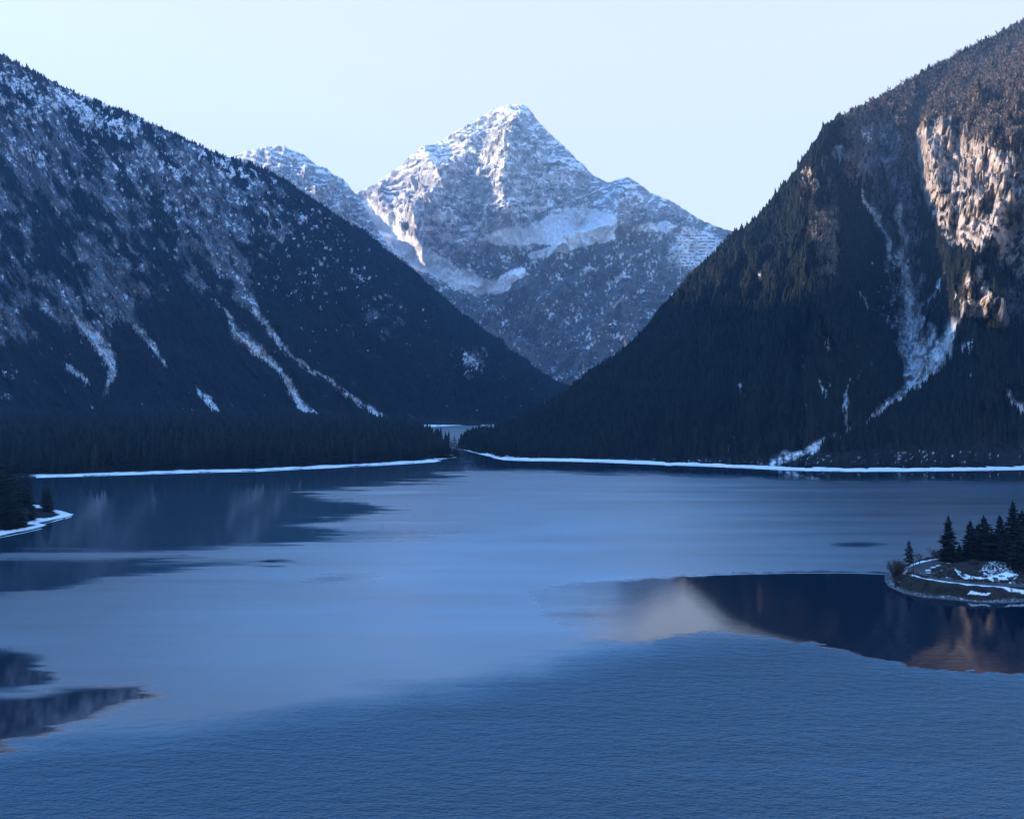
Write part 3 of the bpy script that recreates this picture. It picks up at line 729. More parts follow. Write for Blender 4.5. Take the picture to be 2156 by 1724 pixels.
for bx_, by_, rx_, ry_ in ((830, 1037, 150, 4), (880, 1101, 260, 5), (1010, 1046, 160, 3), (700, 1160, 260, 3), (1150, 1000, 120, 2.5)):
    sky_sheen = np.maximum(sky_sheen, 1.25 * blob(AX, wy, bx_, by_, rx_, ry_, -1))  # bright reflection streaks painted on as well
sky_sheen = np.maximum(sky_sheen, 0.30 * calmE * sm(1430, 1200, wx))  # faint painted sheen over the still patch
add_f(me, sky_sheen, "sky_sheen"); add_f(me, ripple, "ripple"); add_f(me, wave, "wave"); add_f(me, near, "near")
m, N, L, B = new_mat("lake_water")
a3 = N.new("ShaderNodeAttribute"); a3.attribute_name = "sky_sheen"
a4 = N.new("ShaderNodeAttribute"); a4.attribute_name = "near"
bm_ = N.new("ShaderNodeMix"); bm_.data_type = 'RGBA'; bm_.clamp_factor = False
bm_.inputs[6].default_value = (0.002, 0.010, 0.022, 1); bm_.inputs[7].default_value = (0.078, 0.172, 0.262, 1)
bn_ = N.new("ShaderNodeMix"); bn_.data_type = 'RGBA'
bn_.inputs[6].default_value = (0.100, 0.205, 0.262, 1); bn_.inputs[7].default_value = (0.072, 0.205, 0.295, 1)  # pale blues of the painted sky sheen, mid-lake and foreground
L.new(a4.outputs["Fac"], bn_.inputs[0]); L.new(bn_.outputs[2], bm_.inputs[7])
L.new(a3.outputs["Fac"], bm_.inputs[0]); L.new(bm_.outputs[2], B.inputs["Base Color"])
B.inputs["IOR"].default_value = 1.8
a1 = N.new("ShaderNodeAttribute"); a1.attribute_name = "ripple"
a2 = N.new("ShaderNodeAttribute"); a2.attribute_name = "wave"
mr = N.new("ShaderNodeMapRange"); mr.inputs[3].default_value = 0.05; mr.inputs[4].default_value = 0.40
L.new(a1.outputs["Fac"], mr.inputs[0]); L.new(mr.outputs[0], B.inputs["Roughness"])
ge = N.new("ShaderNodeNewGeometry")
def wav(sx, sy, det):
    mp = N.new("ShaderNodeMapping"); mp.inputs["Scale"].default_value = (sx, sy, 1); mp.inputs["Rotation"].default_value = (0, 0, 0.2)
    L.new(ge.outputs["Position"], mp.inputs[0])
    n = N.new("ShaderNodeTexNoise"); n.inputs["Scale"].default_value = 1.0; n.inputs["Detail"].default_value = det
    n.inputs["Roughness"].default_value = 0.6; n.inputs["Distortion"].default_value = 0.0
    L.new(mp.outputs[0], n.inputs["Vector"]); return n
w1 = wav(0.95, 1.7, 4); w2 = wav(0.22, 0.45, 2)
ad = N.new("ShaderNodeMath"); ad.operation = 'MULTIPLY_ADD'; ad.inputs[1].default_value = 1.5
L.new(w2.outputs[0], ad.inputs[0]); L.new(w1.outputs[0], ad.inputs[2])
bp = N.new("ShaderNodeBump"); bp.inputs["Distance"].default_value = 1.7
L.new(ad.outputs[0], bp.inputs["Height"]); L.new(a2.outputs["Fac"], bp.inputs["Strength"])
L.new(bp.outputs[0], B.inputs["Normal"])
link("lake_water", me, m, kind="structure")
# thin rim of ice where the still water meets the wind line
ribbon("ice_rim", [(1440, 1213), (1550, 1209), (1650, 1207), (1760, 1206), (1800, 1206.5), (1870, 1209)], 0.25, 0.03, 0.04, 110, ns=200, wn=0.2, rows=2, jag=0.6)

# ------------------------------------------------------------------ trees
def spruce_far(seed):
    r = random.Random(seed); V = []; Fc = []
    V += [(0.02, 0, 0), (-0.01, 0.017, 0), (-0.01, -0.017, 0), (0, 0, 0.5)]; Fc += [(0, 1, 3), (1, 2, 3), (2, 0, 3)]
    L_ = 5; z = 0.07
    for i in range(L_):
        rad = 0.17 * (1 - i / L_) ** 0.85 + 0.02
        top = z + (0.36 if i < L_ - 1 else 1 - z)
        b = len(V); n = 7
        for k in range(n):
            a = (k + r.random() * 0.7) * 2 * math.pi / n
            rr = rad * (0.65 + 0.6 * r.random())
            V.append((rr * math.cos(a), rr * math.sin(a), z + 0.04 * (r.random() - 0.6)))
        V.append((0.01 * (r.random() - .5), 0, min(top, 1.0)))
        for k in range(n): Fc.append((b + k, b + (k + 1) % n, b + n))
        z += 0.175
    me = mesh_from("far_conifer", V, Fc, False); me.materials.append(M_needle)
    return me

def bare_far(seed):
    """leafless or larch-like crown: a loose upright bundle of thin blades"""
    r = random.Random(seed); V = []; Fc = []
    for i in range(22):
        a = r.random() * 6.283; z0 = 0.12 + 0.6 * r.random(); ln = 0.16 + 0.2 * r.random()
        sp = 0.26 * math.sin(min(1, z0 + 0.1) * 2.6) + 0.03
        x, y = math.cos(a) * sp, math.sin(a) * sp
        w = 0.03
        b = len(V)
        V += [(0, 0, z0), (x * .7 - w * math.sin(a), y * .7 + w * math.cos(a), z0 + ln * .5), (x, y, z0 + ln), (x * .7 + w * math.sin(a), y * .7 - w * math.cos(a), z0 + ln * .45)]
        Fc.append((b, b + 1, b + 2)); Fc.append((b, b + 2, b + 3))
    me = mesh_from("far_bare_tree", V, Fc, False); me.materials.append(M_needle)
    return me

protos = bpy.data.collections.new("tree_kinds")
for i in range(4):
    o = bpy.data.objects.new("a_conifer", spruce_far(i)); protos.objects.link(o)
for i in range(2):
    o = bpy.data.objects.new("b_bare", bare_far(40 + i)); protos.objects.link(o)

def forest_nodes():
    ng = bpy.data.node_groups.new("forest", 'GeometryNodeTree')
    ng.interface.new_socket("Geometry", in_out='INPUT', socket_type='NodeSocketGeometry')
    ng.interface.new_socket("Geometry", in_out='OUTPUT', socket_type='NodeSocketGeometry')
    N = ng.nodes; L = ng.links
    gi = N.new("NodeGroupInput"); go = N.new("NodeGroupOutput")
    mp = N.new("GeometryNodeMeshToPoints")
    ci = N.new("GeometryNodeCollectionInfo"); ci.inputs[0].default_value = protos
    ci.inputs["Separate Children"].default_value = True; ci.inputs["Reset Children"].default_value = True
    ip = N.new("GeometryNodeInstanceOnPoints"); ip.inputs["Pick Instance"].default_value = True
    def attr(n, t):
        a = N.new("GeometryNodeInputNamedAttribute"); a.data_type = t; a.inputs[0].default_value = n; return a
    sc = attr("size", 'FLOAT_VECTOR'); rt = attr("turn", 'FLOAT_VECTOR'); vi = attr("variety", 'INT')
    L.new(gi.outputs[0], mp.inputs[0]); L.new(mp.outputs[0], ip.inputs["Points"])
    L.new(ci.outputs[0], ip.inputs["Instance"]); L.new(sc.outputs[0], ip.inputs["Scale"])
    e2r = N.new("FunctionNodeEulerToRotation"); L.new(rt.outputs[0], e2r.inputs[0])
    L.new(e2r.outputs[0], ip.inputs["Rotation"]); L.new(vi.outputs[0], ip.inputs["Instance Index"])
    L.new(ip.outputs[0], go.inputs[0])
    return ng
NG = forest_nodes()
def forest_obj(name, p, h, tint, seed):
    r = np.random.default_rng(seed)
    me = bpy.data.meshes.new(name); me.vertices.add(len(p)); me.vertices.foreach_set("co", p.astype(np.float32).ravel())
    a = me.attributes.new("size", 'FLOAT_VECTOR', 'POINT')
    wdt = h * (0.85 + 0.5 * r.random(len(h)))
    a.data.foreach_set("vector", np.stack([wdt, wdt, h], -1).astype(np.float32).ravel())
    a = me.attributes.new("turn", 'FLOAT_VECTOR', 'POINT')
    a.data.foreach_set("vector", np.stack([0.06 * r.standard_normal(len(h)), 0.06 * r.standard_normal(len(h)), r.random(len(h)) * 6.28], -1).astype(np.float32).ravel())
    a = me.attributes.new("variety", 'INT', 'POINT')
    v = np.where(tint > 0.25, 4 + r.integers(0, 2, len(h)), r.integers(0, 4, len(h))).astype(np.int32)
    a.data.foreach_set("value", v)
    add_f(me, tint, "tint")
    o = link(name, me, None, kind="stuff")
    md = o.modifiers.new("forest", 'NODES'); md.node_group = NG
    return o
names = [("left_slope_forest", "dark conifer forest on the shaded left mountainside"), ("right_slope_forest", "conifer and larch forest on the right mountainside"), ("spit_forest", "dense dark conifer wood on the flat spit at left")]
for (nm, lb), (p, h, tn), sd in zip(names, FOREST, (1, 2, 3)):
    o = forest_obj(nm, p, h, tn, sd)
    o["label"] = lb
# scattered wood on the valley floor beyond the strait
r = np.random.default_rng(5)
n = 2500
p = np.stack([r.uniform(-500, 600, n), r.uniform(1562, 1750, n), np.full(n, 1.0)], -1)
o = forest_obj("far_shore_wood", p, r.uniform(8, 18, n), np.zeros(n), 6); o["label"] = "thin belt of conifers along the snowy far shore"

# ---- near conifers with trunk and crown
def spruce_near(seed, whorls=26, spread=0.17, bare=0.06, full=1.0):
    r = random.Random(seed)
    V = []; Fc = []
    for i in range(whorls):
        f = i / (whorls - 1)
        z = bare + (0.985 - bare) * f ** 0.95
        R_ = spread * 1.15 * ((1 - f) ** 0.75 + 0.03) * (0.8 + 0.4 * r.random())
        n = max(5, int((12 - 5 * f) * full))
        for k in range(n):
            if r.random() < 0.08: continue
            a = (k + r.random()) * 6.283 / n
            rr = R_ * (0.7 + 0.6 * r.random())
            dz = -0.25 * rr - 0.012
            ca, sa = math.cos(a), math.sin(a)
            w = rr * 0.30
            zz = z + 0.012 * (r.random() - .5)
            b = len(V)
            V += [(0, 0, zz), (ca * rr * .55 - sa * w, sa * rr * .55 + ca * w, zz + dz * .35 - 0.02), (ca * rr, sa * rr, zz + dz + 0.3 * rr * f), (ca * rr * .55 + sa * w, sa * rr * .55 - ca * w, zz + dz * .35 - 0.02),
                  (ca * rr * .5, sa * rr * .5, zz - 0.035 - 0.12 * rr)]
            Fc += [(b, b + 1, b + 2), (b, b + 2, b + 3), (b, b + 1, b + 4), (b, b + 4, b + 3), (b + 1, b + 2, b + 4), (b + 2, b + 3, b + 4)]
    b = len(V)
    V += [(0.008, 0, 0.93), (-0.005, 0.006, 0.93), (-0.005, -0.006, 0.93), (0, 0, 1.01)]; Fc += [(b, b + 1, b + 3), (b + 1, b + 2, b + 3), (b + 2, b, b + 3)]
    me = mesh_from("spruce_crown", V, Fc, False); me.materials.append(M_needle_n)
    return me

def trunk_mesh(name="trunk", r0=0.016, top=0.94, n=7):
    V = []; Fc = []
    for i, z in enumerate((-0.02, 0.3, 0.65, top)):
        rr = r0 * (1 - 0.9 * max(z, 0))
        for k in range(n): V.append((rr * math.cos(k * 6.283 / n), rr * math.sin(k * 6.283 / n), z))
    for i in range(3):
        for k in range(n): Fc.append((i * n + k, i * n + (k + 1) % n, (i + 1) * n + (k + 1) % n, (i + 1) * n + k))
    me = mesh_from(name, V, Fc, True); me.materials.append(M_bark)
    return me

crowns = [spruce_near(100 + i, 24 + 2 * (i % 3), 0.15 + 0.02 * (i % 4)) for i in range(6)]
crown_bare = spruce_near(130, 20, 0.16, 0.22, 0.5)
TR = trunk_mesh()
# small single-mesh version for the trees of the distant shore rows
def joined_tree(crown, tr):
    V1 = np.zeros(len(crown.vertices) * 3, np.float32); crown.vertices.foreach_get("co", V1)
    V2 = np.zeros(len(tr.vertices) * 3, np.float32); tr.vertices.foreach_get("co", V2)
    V1 = V1.reshape(-1, 3); V2 = V2.reshape(-1, 3)
    f1 = np.array([list(p.vertices) for p in crown.polygons]); f2 = np.array([list(p.vertices) for p in tr.polygons])
    f2 = np.concatenate([f2[:, [0, 1, 2]], f2[:, [0, 2, 3]]]) + len(V1)
    me = mesh_from("conifer_tree", np.concatenate([V1, V2]), np.concatenate([f1, f2]), False)
    me.materials.append(M_needle_n); me.materials.append(M_bark)
    mi = np.zeros(len(f1) + len(f2), np.int32); mi[len(f1):] = 1
    me.polygons.foreach_set("material_index", mi)
    return me
SM = [joined_tree(spruce_near(200 + i, 15, 0.15 + 0.015 * i, 0.04, 0.8), TR) for i in range(5)]

def small_tree(x, y, z, h, label, group):
    o = bpy.data.objects.new("conifer_tree", SM[random.randrange(5)]); COL.objects.link(o)
    w = h * random.uniform(0.85, 1.25)
    o.location = (x, y, z - 0.3); o.scale = (w, w, h); o.rotation_euler = (random.uniform(-.03, .03), random.uniform(-.03, .03), random.uniform(0, 6.28))
    o["label"] = label; o["category"] = "tree"; o["group"] = group
    return o

def gsample(G, x, y):
    gx, gy, gz = G[:3]
    j = int(round((x - gx[0, 0]) / (gx[0, 1] - gx[0, 0]))); i = int(round((y - gy[0, 0]) / (gy[1, 0] - gy[0, 0])))
    i = max(0, min(gx.shape[0] - 1, i)); j = max(0, min(gx.shape[1] - 1, j))
    return gz[i, j]

# front row of the spit wood
fp = np.array([PW(*p)[:2] for p in front[1:]])
u = np.concatenate([[0], np.cumsum(np.hypot(*np.diff(fp, axis=0).T))])
for k in range(115):
    s = u[-1] * (0.08 + 0.91 * (k + random.random() * .8) / 115)
    x = float(np.interp(s, u, fp[:, 0])); y = float(np.interp(s, u, fp[:, 1])) + random.uniform(23, 34) * (1 if s < u[-1] * 0.93 else 0.45)
    small_tree(x, y, gsample(SP, x, y), random.choice((9, 14, 17, 20, 24)) * random.uniform(0.85, 1.15), "dark conifer in the front row of the wood behind the snowy beach of the spit", "conifers in the front row of the spit wood")
# front row of the right shore
fp = np.array([PW(*p)[:2] for p in RS]); u = np.concatenate([[0], np.cumsum(np.hypot(*np.diff(fp, axis=0).T))])
for k in range(105):
    s = u[-1] * (0.03 + 0.83 * (k + random.random() * .8) / 105)
    x = float(np.interp(s, u, fp[:, 0])); y = float(np.interp(s, u, fp[:, 1])) + random.uniform(16, 26)
    i = np.argmin((RM[0][:120] - x) ** 2 + (RM[1][:120] - y) ** 2); z = RM[2][:120].ravel()[i]
    small_tree(x, y, max(z, 0.6), random.uniform(10, 20), "dark conifer at the foot of the right mountain behind the snowy shoreline", "conifers at the foot of the right mountain")
# left headland
gx, gy, gz, d = HD
cand = np.argwhere((d > 6.0) & (proj(gx, gy, gz)[0] > -60))
for k in range(62):
    i, j = cand[random.randrange(len(cand))]
    ppx = proj(gx[i, j], gy[i, j], 0)[0]
    h = random.uniform(11, 20) * (1.35 if ppx < 60 else 0.85)
    small_tree(gx[i, j], gy[i, j], gz[i, j], h, "dark conifer crowded on the small headland above its snowy shore", "conifers on the left headland")

# ------------------------------------------------------------------ peninsula with the road bend
IS = [(1862, 1222), (1872, 1236), (1900, 1249), (1945, 1258), (2000, 1262), (2050, 1268), (2100, 1270), (2156, 1268), (2300, 1272), (2460, 1277), (2600, 1268), (2700, 1240), (2690, 1205), (2600, 1182), (2450, 1172), (2300, 1168), (2156, 1165), (2080, 1166), (2020, 1172), (1960, 1178), (1910, 1186), (1880, 1196), (1864, 1208)]
outl = [PW(*p)[:2] for p in IS]
ROAD_Z = 3.4
def PR(x, y, z=ROAD_Z): return PW(x, y, z)[:2]
road_c = [PR(2560, 1252), PR(2300, 1243), PR(2156, 1236.5), PR(2080, 1229), PR(2010, 1222), (0, 0), (0, 0)]
road_c = [PR(2560, 1252), PR(2300, 1242), PR(2200, 1236), PR(2120, 1231), PR(2060, 1227), PR(2010, 1222), PR(1970, 1216.5), PR(1941, 1210), PR(1927, 1203), PR(1930, 1196), PR(1948, 1189), PR(1972, 1182.5), PR(2000, 1178), PR(2040, 1175), PR(2120, 1173), PR(2300, 1172)]
def smooth_line(pts, n):
    pts = np.array(pts); 
    for _ in range(3):
        q = np.empty((2 * len(pts), 2)); q[0] = pts[0]; q[-1] = pts[-1]
        q[1:-1:2] = pts[:-1] * .75 + pts[1:] * .25; q[2:-1:2] = pts[:-1] * .25 + pts[1:] * .75
        pts = q
    u = np.concatenate([[0], np.cumsum(np.hypot(*np.diff(pts, axis=0).T))])
    s = np.linspace(0, u[-1], n)
    return np.stack([np.interp(s, u, pts[:, 0]), np.interp(s, u, pts[:, 1])], -1)
RC = smooth_line(road_c, 260)
def hi(gx, gy, d):
    dr_, side_, _ = polydist(gx, gy, [tuple(p) for p in RC[::6]])
    base = 0.10 * np.minimum(d, 2.5) + 3.1 * sm(1.5, 8.5, d)
    base = np.minimum(base, 3.3) 
    X0, Y0 = PW(2090, 1205, 4)[:2]
    mound = 1.6 * np.exp(-(((gx - X0 - 3) / 17) ** 2 + ((gy - Y0 - 7) / 9) ** 2)) + 0.8 * sm(5, 11, dr_) * sm(4, 10, d)
    noise = 0.6 * fbm(gx / 3.2, gy / 3.2, 5, 14, 0.6) * sm(0.5, 3, d)
    z = base + (mound + noise) * sm(3.0, 5.5, dr_)
    return z
def ic(gx, gy, d, gz):
    dr_, side_, par = polydist(gx, gy, [tuple(p) for p in RC[::6]])
    n1 = fbm(gx / 3.0, gy / 3.0, 4, 15); n2 = fbm(gx / 0.9, gy / 0.9, 3, 16)
    ppx, ppy = proj(gx, gy, gz)
    grass = np.clip(np.array([0.024, 0.021, 0.017]) * (1 + 0.7 * n1[..., None]), 0.01, 1)
    beach = np.clip(np.array([0.075, 0.08, 0.085]) * (1 + 0.5 * n2[..., None]), 0.02, 1)
    c = mixc(beach, grass, sm(1.8, 3.2, d + 0.6 * n1))
    # ploughed snow along both verges
    verge = sm(2.7, 3.0, dr_) * (1 - sm(4.1, 4.7, dr_ + 0.7 * n1))
    innr = inpoly(gx, gy, [tuple(p) for p in RC[20:]])
    vin = verge * innr * sm(0.05, 0.25, fbm(par * 1.3, par * 0, 3, 17) + 0.05)
    vout = verge * (~innr) * sm(-0.75, -0.55, fbm(par * 0.9, par * 0, 3, 18))
    sn = np.maximum(vin, vout)
    patch = inpoly(ppx, ppy + 2 * n1, [(2008, 1196), (2040, 1212), (2075, 1216), (2120, 1204), (2143, 1210), (2138, 1218), (2110, 1224), (2060, 1228), (2040, 1224), (2020, 1212)])
    speck = 0.8 * sm(0.10, 0.30, n2 + 0.25 * n1) * inpoly(ppx, ppy, [(2060, 1204), (2075, 1186), (2095, 1176), (2115, 1178), (2130, 1196), (2142, 1208), (2110, 1214), (2075, 1214)])
    lowp = inpoly(ppx, ppy + 2 * n1, [(2036, 1250), (2045, 1243), (2060, 1247), (2086, 1248), (2082, 1252), (2050, 1252)])
    shp = sm(0.25, 0.35, n2 + 0.5 * n1) * sm(3.0, 2.0, d) * sm(0.8, 1.4, d) * 0.35
    sn = np.maximum.reduce([sn, patch * sm(5.0, 6.0, dr_ * 0 + 9) * (dr_ > 2.7), speck * (dr_ > 3), lowp * 1.0, shp])
    c = mixc(c, np.broadcast_to(C_SNOW, c.shape), sn)
    return c
gx, gy, gz, d = landform("peninsula_ground", outl, (0.28, 0.28), hi, ic, pad=4)
IG = (gx, gy, gz, d)
# road sheet
tx = np.gradient(RC[:, 0]); ty = np.gradient(RC[:, 1]); L_ = np.hypot(tx, ty); nx, ny = -ty / L_, tx / L_
t = np.linspace(-2.8, 2.8, 9)[:, None]
Xr = RC[None, :, 0] + nx * t; Yr = RC[None, :, 1] + ny * t; Zr = 3.42 + 0 * Xr - 0.01 * np.abs(t)
me, _ = grid_mesh("road", Xr, Yr, Zr)
link("road", me, M_asphalt, kind="structure")

def near_tree(px_, base_y, top_y, label, crown, dz=0.0, name="spruce_tree", wf=1.0):
    zt = 3.5 + dz
    for _ in range(4):
        D_ = DW(base_y, zt); x = (px_ - CX) / F * D_
        zt = gsample(IG, x, D_)
    h = (base_y - top_y) / F * D_
    e = bpy.data.objects.new(name, None); COL.objects.link(e)
    e.location = (x, D_, zt - 0.1); e.rotation_euler = (0, 0, random.uniform(0, 6.28)); e.scale = (h * wf * 1.3, h * wf * 1.3, h)
    e["label"] = label; e["category"] = "tree"; e["group"] = "spruces on the road-bend peninsula"
    link("trunk", TR, None, parent=e); link("crown", crown, None, parent=e)
    return e
near_tree(1997, 1181, 1081, "tall lone spruce standing inside the road bend, first from the tip", crowns[0], wf=1.15)
near_tree(1914, 1192, 1134, "small thin-crowned conifer beside the round bare bush at the tip", crown_bare, wf=1.0)
near_tree(2043, 1182, 1092, "spruce at the near end of the dark clump, lower than its neighbour", crowns[1], wf=1.15)
near_tree(2057, 1178, 1104, "short spruce squeezed between two taller ones in the dark clump", crowns[2], wf=1.2)
near_tree(2071, 1181, 1080, "pointed spruce in the middle of the dark clump above the snowy bank", crowns[3], wf=1.15)
near_tree(2088, 1178, 1108, "low broad spruce behind the pointed one in the clump", crowns[4], wf=1.3)
near_tree(2105, 1181, 1080, "slim spruce directly beside the tallest tree of the peninsula", crowns[5], wf=1.0)
near_tree(2132, 1182, 1050, "tallest spruce of the peninsula, rising above the whole clump", crowns[0], wf=1.1)
near_tree(2152, 1180, 1070, "tall spruce at the picture's edge beside the tallest one", crowns[2], wf=1.2)
near_tree(2120, 1186, 1112, "dark spruce low in front of the tallest tree", crowns[4], wf=1.35)
near_tree(2150, 1196, 1120, "broad spruce on the slope right of the snow patch, lowest of the clump", crowns[3], wf=1.4)
near_tree(2175, 1182, 1060, "spruce cut off by the picture's edge behind the snow patch", crowns[5], wf=1.3)
near_tree(2020, 1176, 1143, "stunted snow-dusted spruce between the lone tree and the clump", crowns[1], wf=1.3)

for bx_, by_, hh_ in ((2215, 1184, 110), (2250, 1182, 130), (2290, 1186, 95), (2330, 1183, 120), (2370, 1186, 135), (2415, 1190, 105), (2460, 1188, 125), (2510, 1194, 100)):
    near_tree(bx_, by_, by_ - hh_, "spruce farther along the peninsula's wooded back shore, past the tallest trees", crowns[int(bx_) % 6], wf=1.05)

# bare bushes and small bare trees: one trunk bundle of forked twigs
def bush_mesh(name, seed, n=70, levels=3, up=0.6, thick=0.012):
    r = random.Random(seed); V = []; Fc = []
    def seg(p, q, w0, w1):
        dv = (q - p).normalized(); a = dv.orthogonal().normalized(); b = dv.cross(a)
        i = len(V)
        for k in range(3):
            an = k * 2.094; V.append(tuple(p + (a * math.cos(an) + b * math.sin(an)) * w0))
        for k in range(3):
            an = k * 2.094; V.append(tuple(q + (a * math.cos(an) + b * math.sin(an)) * w1))
        for k in range(3): Fc.append((i + k, i + (k + 1) % 3, i + 3 + (k + 1) % 3, i + 3 + k))
    def grow(p, dv, ln, w, lv):
        q = p + dv * ln; seg(p, q, w, w * .6)
        if lv == 0: return
        for _ in range(3):
            nd = (dv + Vector((r.uniform(-1, 1), r.uniform(-1, 1), r.uniform(-.4, .8))) * 0.62).normalized()
            grow(q if r.random() < .6 else p + dv * ln * .6, nd, ln * r.uniform(.55, .8), w * .6, lv - 1)
    for _ in range(n):
        a = r.random() * 6.283; t_ = r.random() ** .5
        dv = Vector((math.cos(a) * t_, math.sin(a) * t_, up + r.random() * .5)).normalized()
        grow(Vector((math.cos(a) * .06, math.sin(a) * .06, 0)), dv, 0.36, thick, levels)
    me = mesh_from(name, V, Fc, False); me.materials.append(M_twig)
    return me
BU = [bush_mesh("bare_bush", 1, 60, 3, 0.5, 0.016), bush_mesh("bare_bush", 2, 36, 3, 0.6, 0.016)]
BT = bush_mesh("bare_tree_crown", 5, 3, 5, 1.6, 0.022)
def place(px_, y_):
    zt = 3.3
    for _ in range(4):
        D_ = DW(y_, zt); x = (px_ - CX) / F * D_; zt = gsample(IG, x, D_)
    return x, D_, zt
def bush(px_, y_, r_, label, me, name="bare_bush", cat="bush", zs=1.0):
    x, D_, z = place(px_, y_)
    o = bpy.data.objects.new(name, me); COL.objects.link(o)
    o.location = (x, D_, z - 0.1); o.scale = (r_, r_, r_ * zs); o.rotation_euler = (0, 0, random.uniform(0, 6))
    o["label"] = label; o["category"] = cat
    return o
bush(1884, 1212, 4.6, "large round leafless bush at the very tip of the peninsula", BU[0], zs=1.7)
bush(1899, 1207, 3.6, "smaller leafless bush leaning on the large round one", BU[1], zs=1.5)
bush(1925, 1190, 5.0, "thin bare sapling behind the road beside the small conifer", BT, "bare_sapling", "tree")
bush(1936, 1188, 4.2, "bare sapling with two stems just inside the far verge", BT, "bare_sapling", "tree")
bush(1962, 1181, 5.2, "spreading bare tree on the far shore left of the lone spruce", BT, "bare_tree", "tree", 1.0)
bush(1978, 1179, 4.4, "twiggy bare tree touching the lone spruce's lower branches", BU[1], "bare_tree", "tree", 1.1)
bush(2025, 1205, 2.2, "low scrubby bush on the grass inside the road bend", BU[1])
bush(2050, 1190, 2.6, "brown scrub at the foot of the dark spruce clump", BU[0])
# bank scrub between road and water
gb = "low scrub on the bank below the road"
for k in range(110):
    x_ = random.uniform(1880, 2150); y_ = np.interp(x_, [1870, 1900, 1960, 2050, 2160], [1224, 1233, 1243, 1249, 1250]) + random.uniform(-7, 11)
    o = bush(x_, y_, random.uniform(0.7, 1.5), "low brown scrub on the steep bank between the road's snowy edge and the water", BU[k % 2], "bank_scrub", "bush", 0.8)
    o["group"] = gb

# shore stones
def rock_mesh(seed):
    r = random.Random(seed); import bmesh
    bm = bmesh.new(); bmesh.ops.create_icosphere(bm, subdivisions=1, radius=1)
    for v in bm.verts: v.co *= r.uniform(.72, 1.15); v.co.z *= .6
    me = bpy.data.meshes.new("boulder"); bm.to_mesh(me); bm.free(); me.materials.append(M_stone); return me
RK = [rock_mesh(i) for i in range(4)]
for k in range(60):
    t_ = random.random(); x_ = 1864 + 300 * t_
    y_ = np.interp(x_, [1862, 1872, 1900, 1945, 2000, 2050, 2100, 2156], [1222, 1236, 1249, 1258, 1262, 1268, 1270, 1268]) - random.uniform(0.5, 5)
    x, D_, z = place(x_, y_)
    o = bpy.data.objects.new("shore_boulder", RK[k % 4]); COL.objects.link(o)
    q = random.uniform(0.18, 0.55); o.location = (x, D_, z + q * 0.1); o.scale = (q * 1.3, q, q); o.rotation_euler = (0, 0, random.uniform(0, 6))
    o["label"] = "grey boulder on the stony waterline of the road-bend peninsula"; o["category"] = "boulder"; o["group"] = "boulders along the peninsula's waterline"

# poles
def pole(px_, y_, top, label, name="marker_pole"):
    x, D_, z = place(px_, y_); h = (y_ - top) / F * D_
    e = bpy.data.objects.new(name, None); COL.objects.link(e); e.location = (x, D_, z)
    e["label"] = label; e["category"] = "pole"
    V = []; n = 8
    for zz, rr in ((-0.3, .13), (h * .96, .09)):
        for k in range(n): V.append((rr * math.cos(k * .7854), rr * math.sin(k * .7854), zz))
    Fc = [(k, (k + 1) % n, n + (k + 1) % n, n + k) for k in range(n)]
    link("shaft", mesh_from("shaft", V, Fc), M_wood, parent=e)
    V = []
    for zz, rr in ((h * .955, .15), (h * .985, .15), (h, 0.03)):
        for k in range(n): V.append((rr * math.cos(k * .7854), rr * math.sin(k * .7854), zz))
    Fc = [(i * n + k, i * n + (k + 1) % n, (i + 1) * n + (k + 1) % n, (i + 1) * n + k) for i in range(2) for k in range(n)]
    link("cap", mesh_from("cap", V, Fc), M_wood, parent=e)
pole(1923, 1219, 1180, "tall thin dark pole on the outer verge of the road bend's tip")
pole(2044, 1228, 1201, "shorter thin pole beside the snowy junction on the near road")

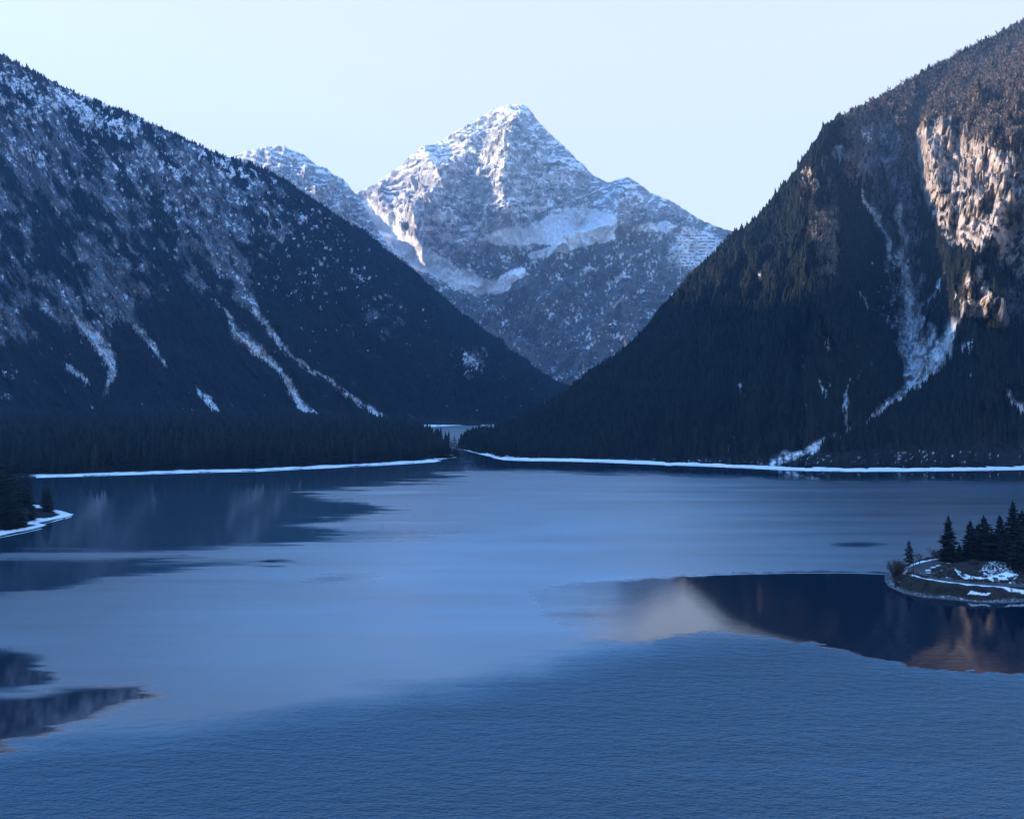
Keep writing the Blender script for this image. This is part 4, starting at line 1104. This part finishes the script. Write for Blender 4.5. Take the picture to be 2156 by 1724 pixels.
# ------------------------------------------------------------------ avalanche barriers on the far peak
X, Y, Z, qx, qy = TH
for k in range(11):
    y_ = 497 + 6.6 * k
    x0_ = 1416 + 1.5 * k + random.uniform(-3, 3); x1_ = min(1508 - max(0, (k - 5)) * 9, 1508) + random.uniform(-5, 5)
    pts = []
    for q in np.arange(x0_, x1_, 3.0):
        i = np.argmin((qx - q) ** 2 + (qy - y_) ** 2); pts.append((X.ravel()[i], Y.ravel()[i], Z.ravel()[i]))
    if len(pts) < 3: continue
    pts = np.array(pts)
    for c_ in (1, 2): pts[1:-1, c_] = (pts[:-2, c_] + pts[1:-1, c_] + pts[2:, c_]) / 3
    V = []; Fc = []
    for (a, b, c_) in pts:
        V += [(a, b - 1.0, c_ - 1), (a, b - 2.2, c_ + 5.2), (a, b - 1.6, c_ + 5.2), (a, b - 0.4, c_ - 1)]
    for i in range(len(pts) - 1):
        for j in range(4): Fc.append((4 * i + j, 4 * i + (j + 1) % 4, 4 * i + 4 + (j + 1) % 4, 4 * i + 4 + j))
    link("avalanche_barrier", mesh_from("avalanche_barrier", V, Fc, False), M_steel, label="%s avalanche barrier from the top of the snowy slope right of the far peak" % ("first second third fourth fifth sixth seventh eighth ninth tenth eleventh".split()[k]), cat="barrier", group="avalanche barriers on the snowy far slope")

# ------------------------------------------------------------------ haze
import bmesh
bm = bmesh.new(); bmesh.ops.create_cube(bm, size=1.0)
hm = bpy.data.meshes.new("haze"); bm.to_mesh(hm); bm.free()
hz = link("haze", hm, None, kind="stuff")
hz.scale = (9600, 8900, 1913); hz.location = (0, 2650, 1900 - 1913 / 2)
m = bpy.data.materials.new("haze"); m.use_nodes = True
N = m.node_tree.nodes; L = m.node_tree.links
N.remove(N["Principled BSDF"])
pv = N.new("ShaderNodeVolumePrincipled"); pv.inputs["Color"].default_value = (0.30, 0.60, 1.0, 1)
pv.inputs["Density"].default_value = 0.000068; pv.inputs["Anisotropy"].default_value = 0.1
L.new(pv.outputs[0], N["Material Output"].inputs["Volume"])
hm.materials.append(m)
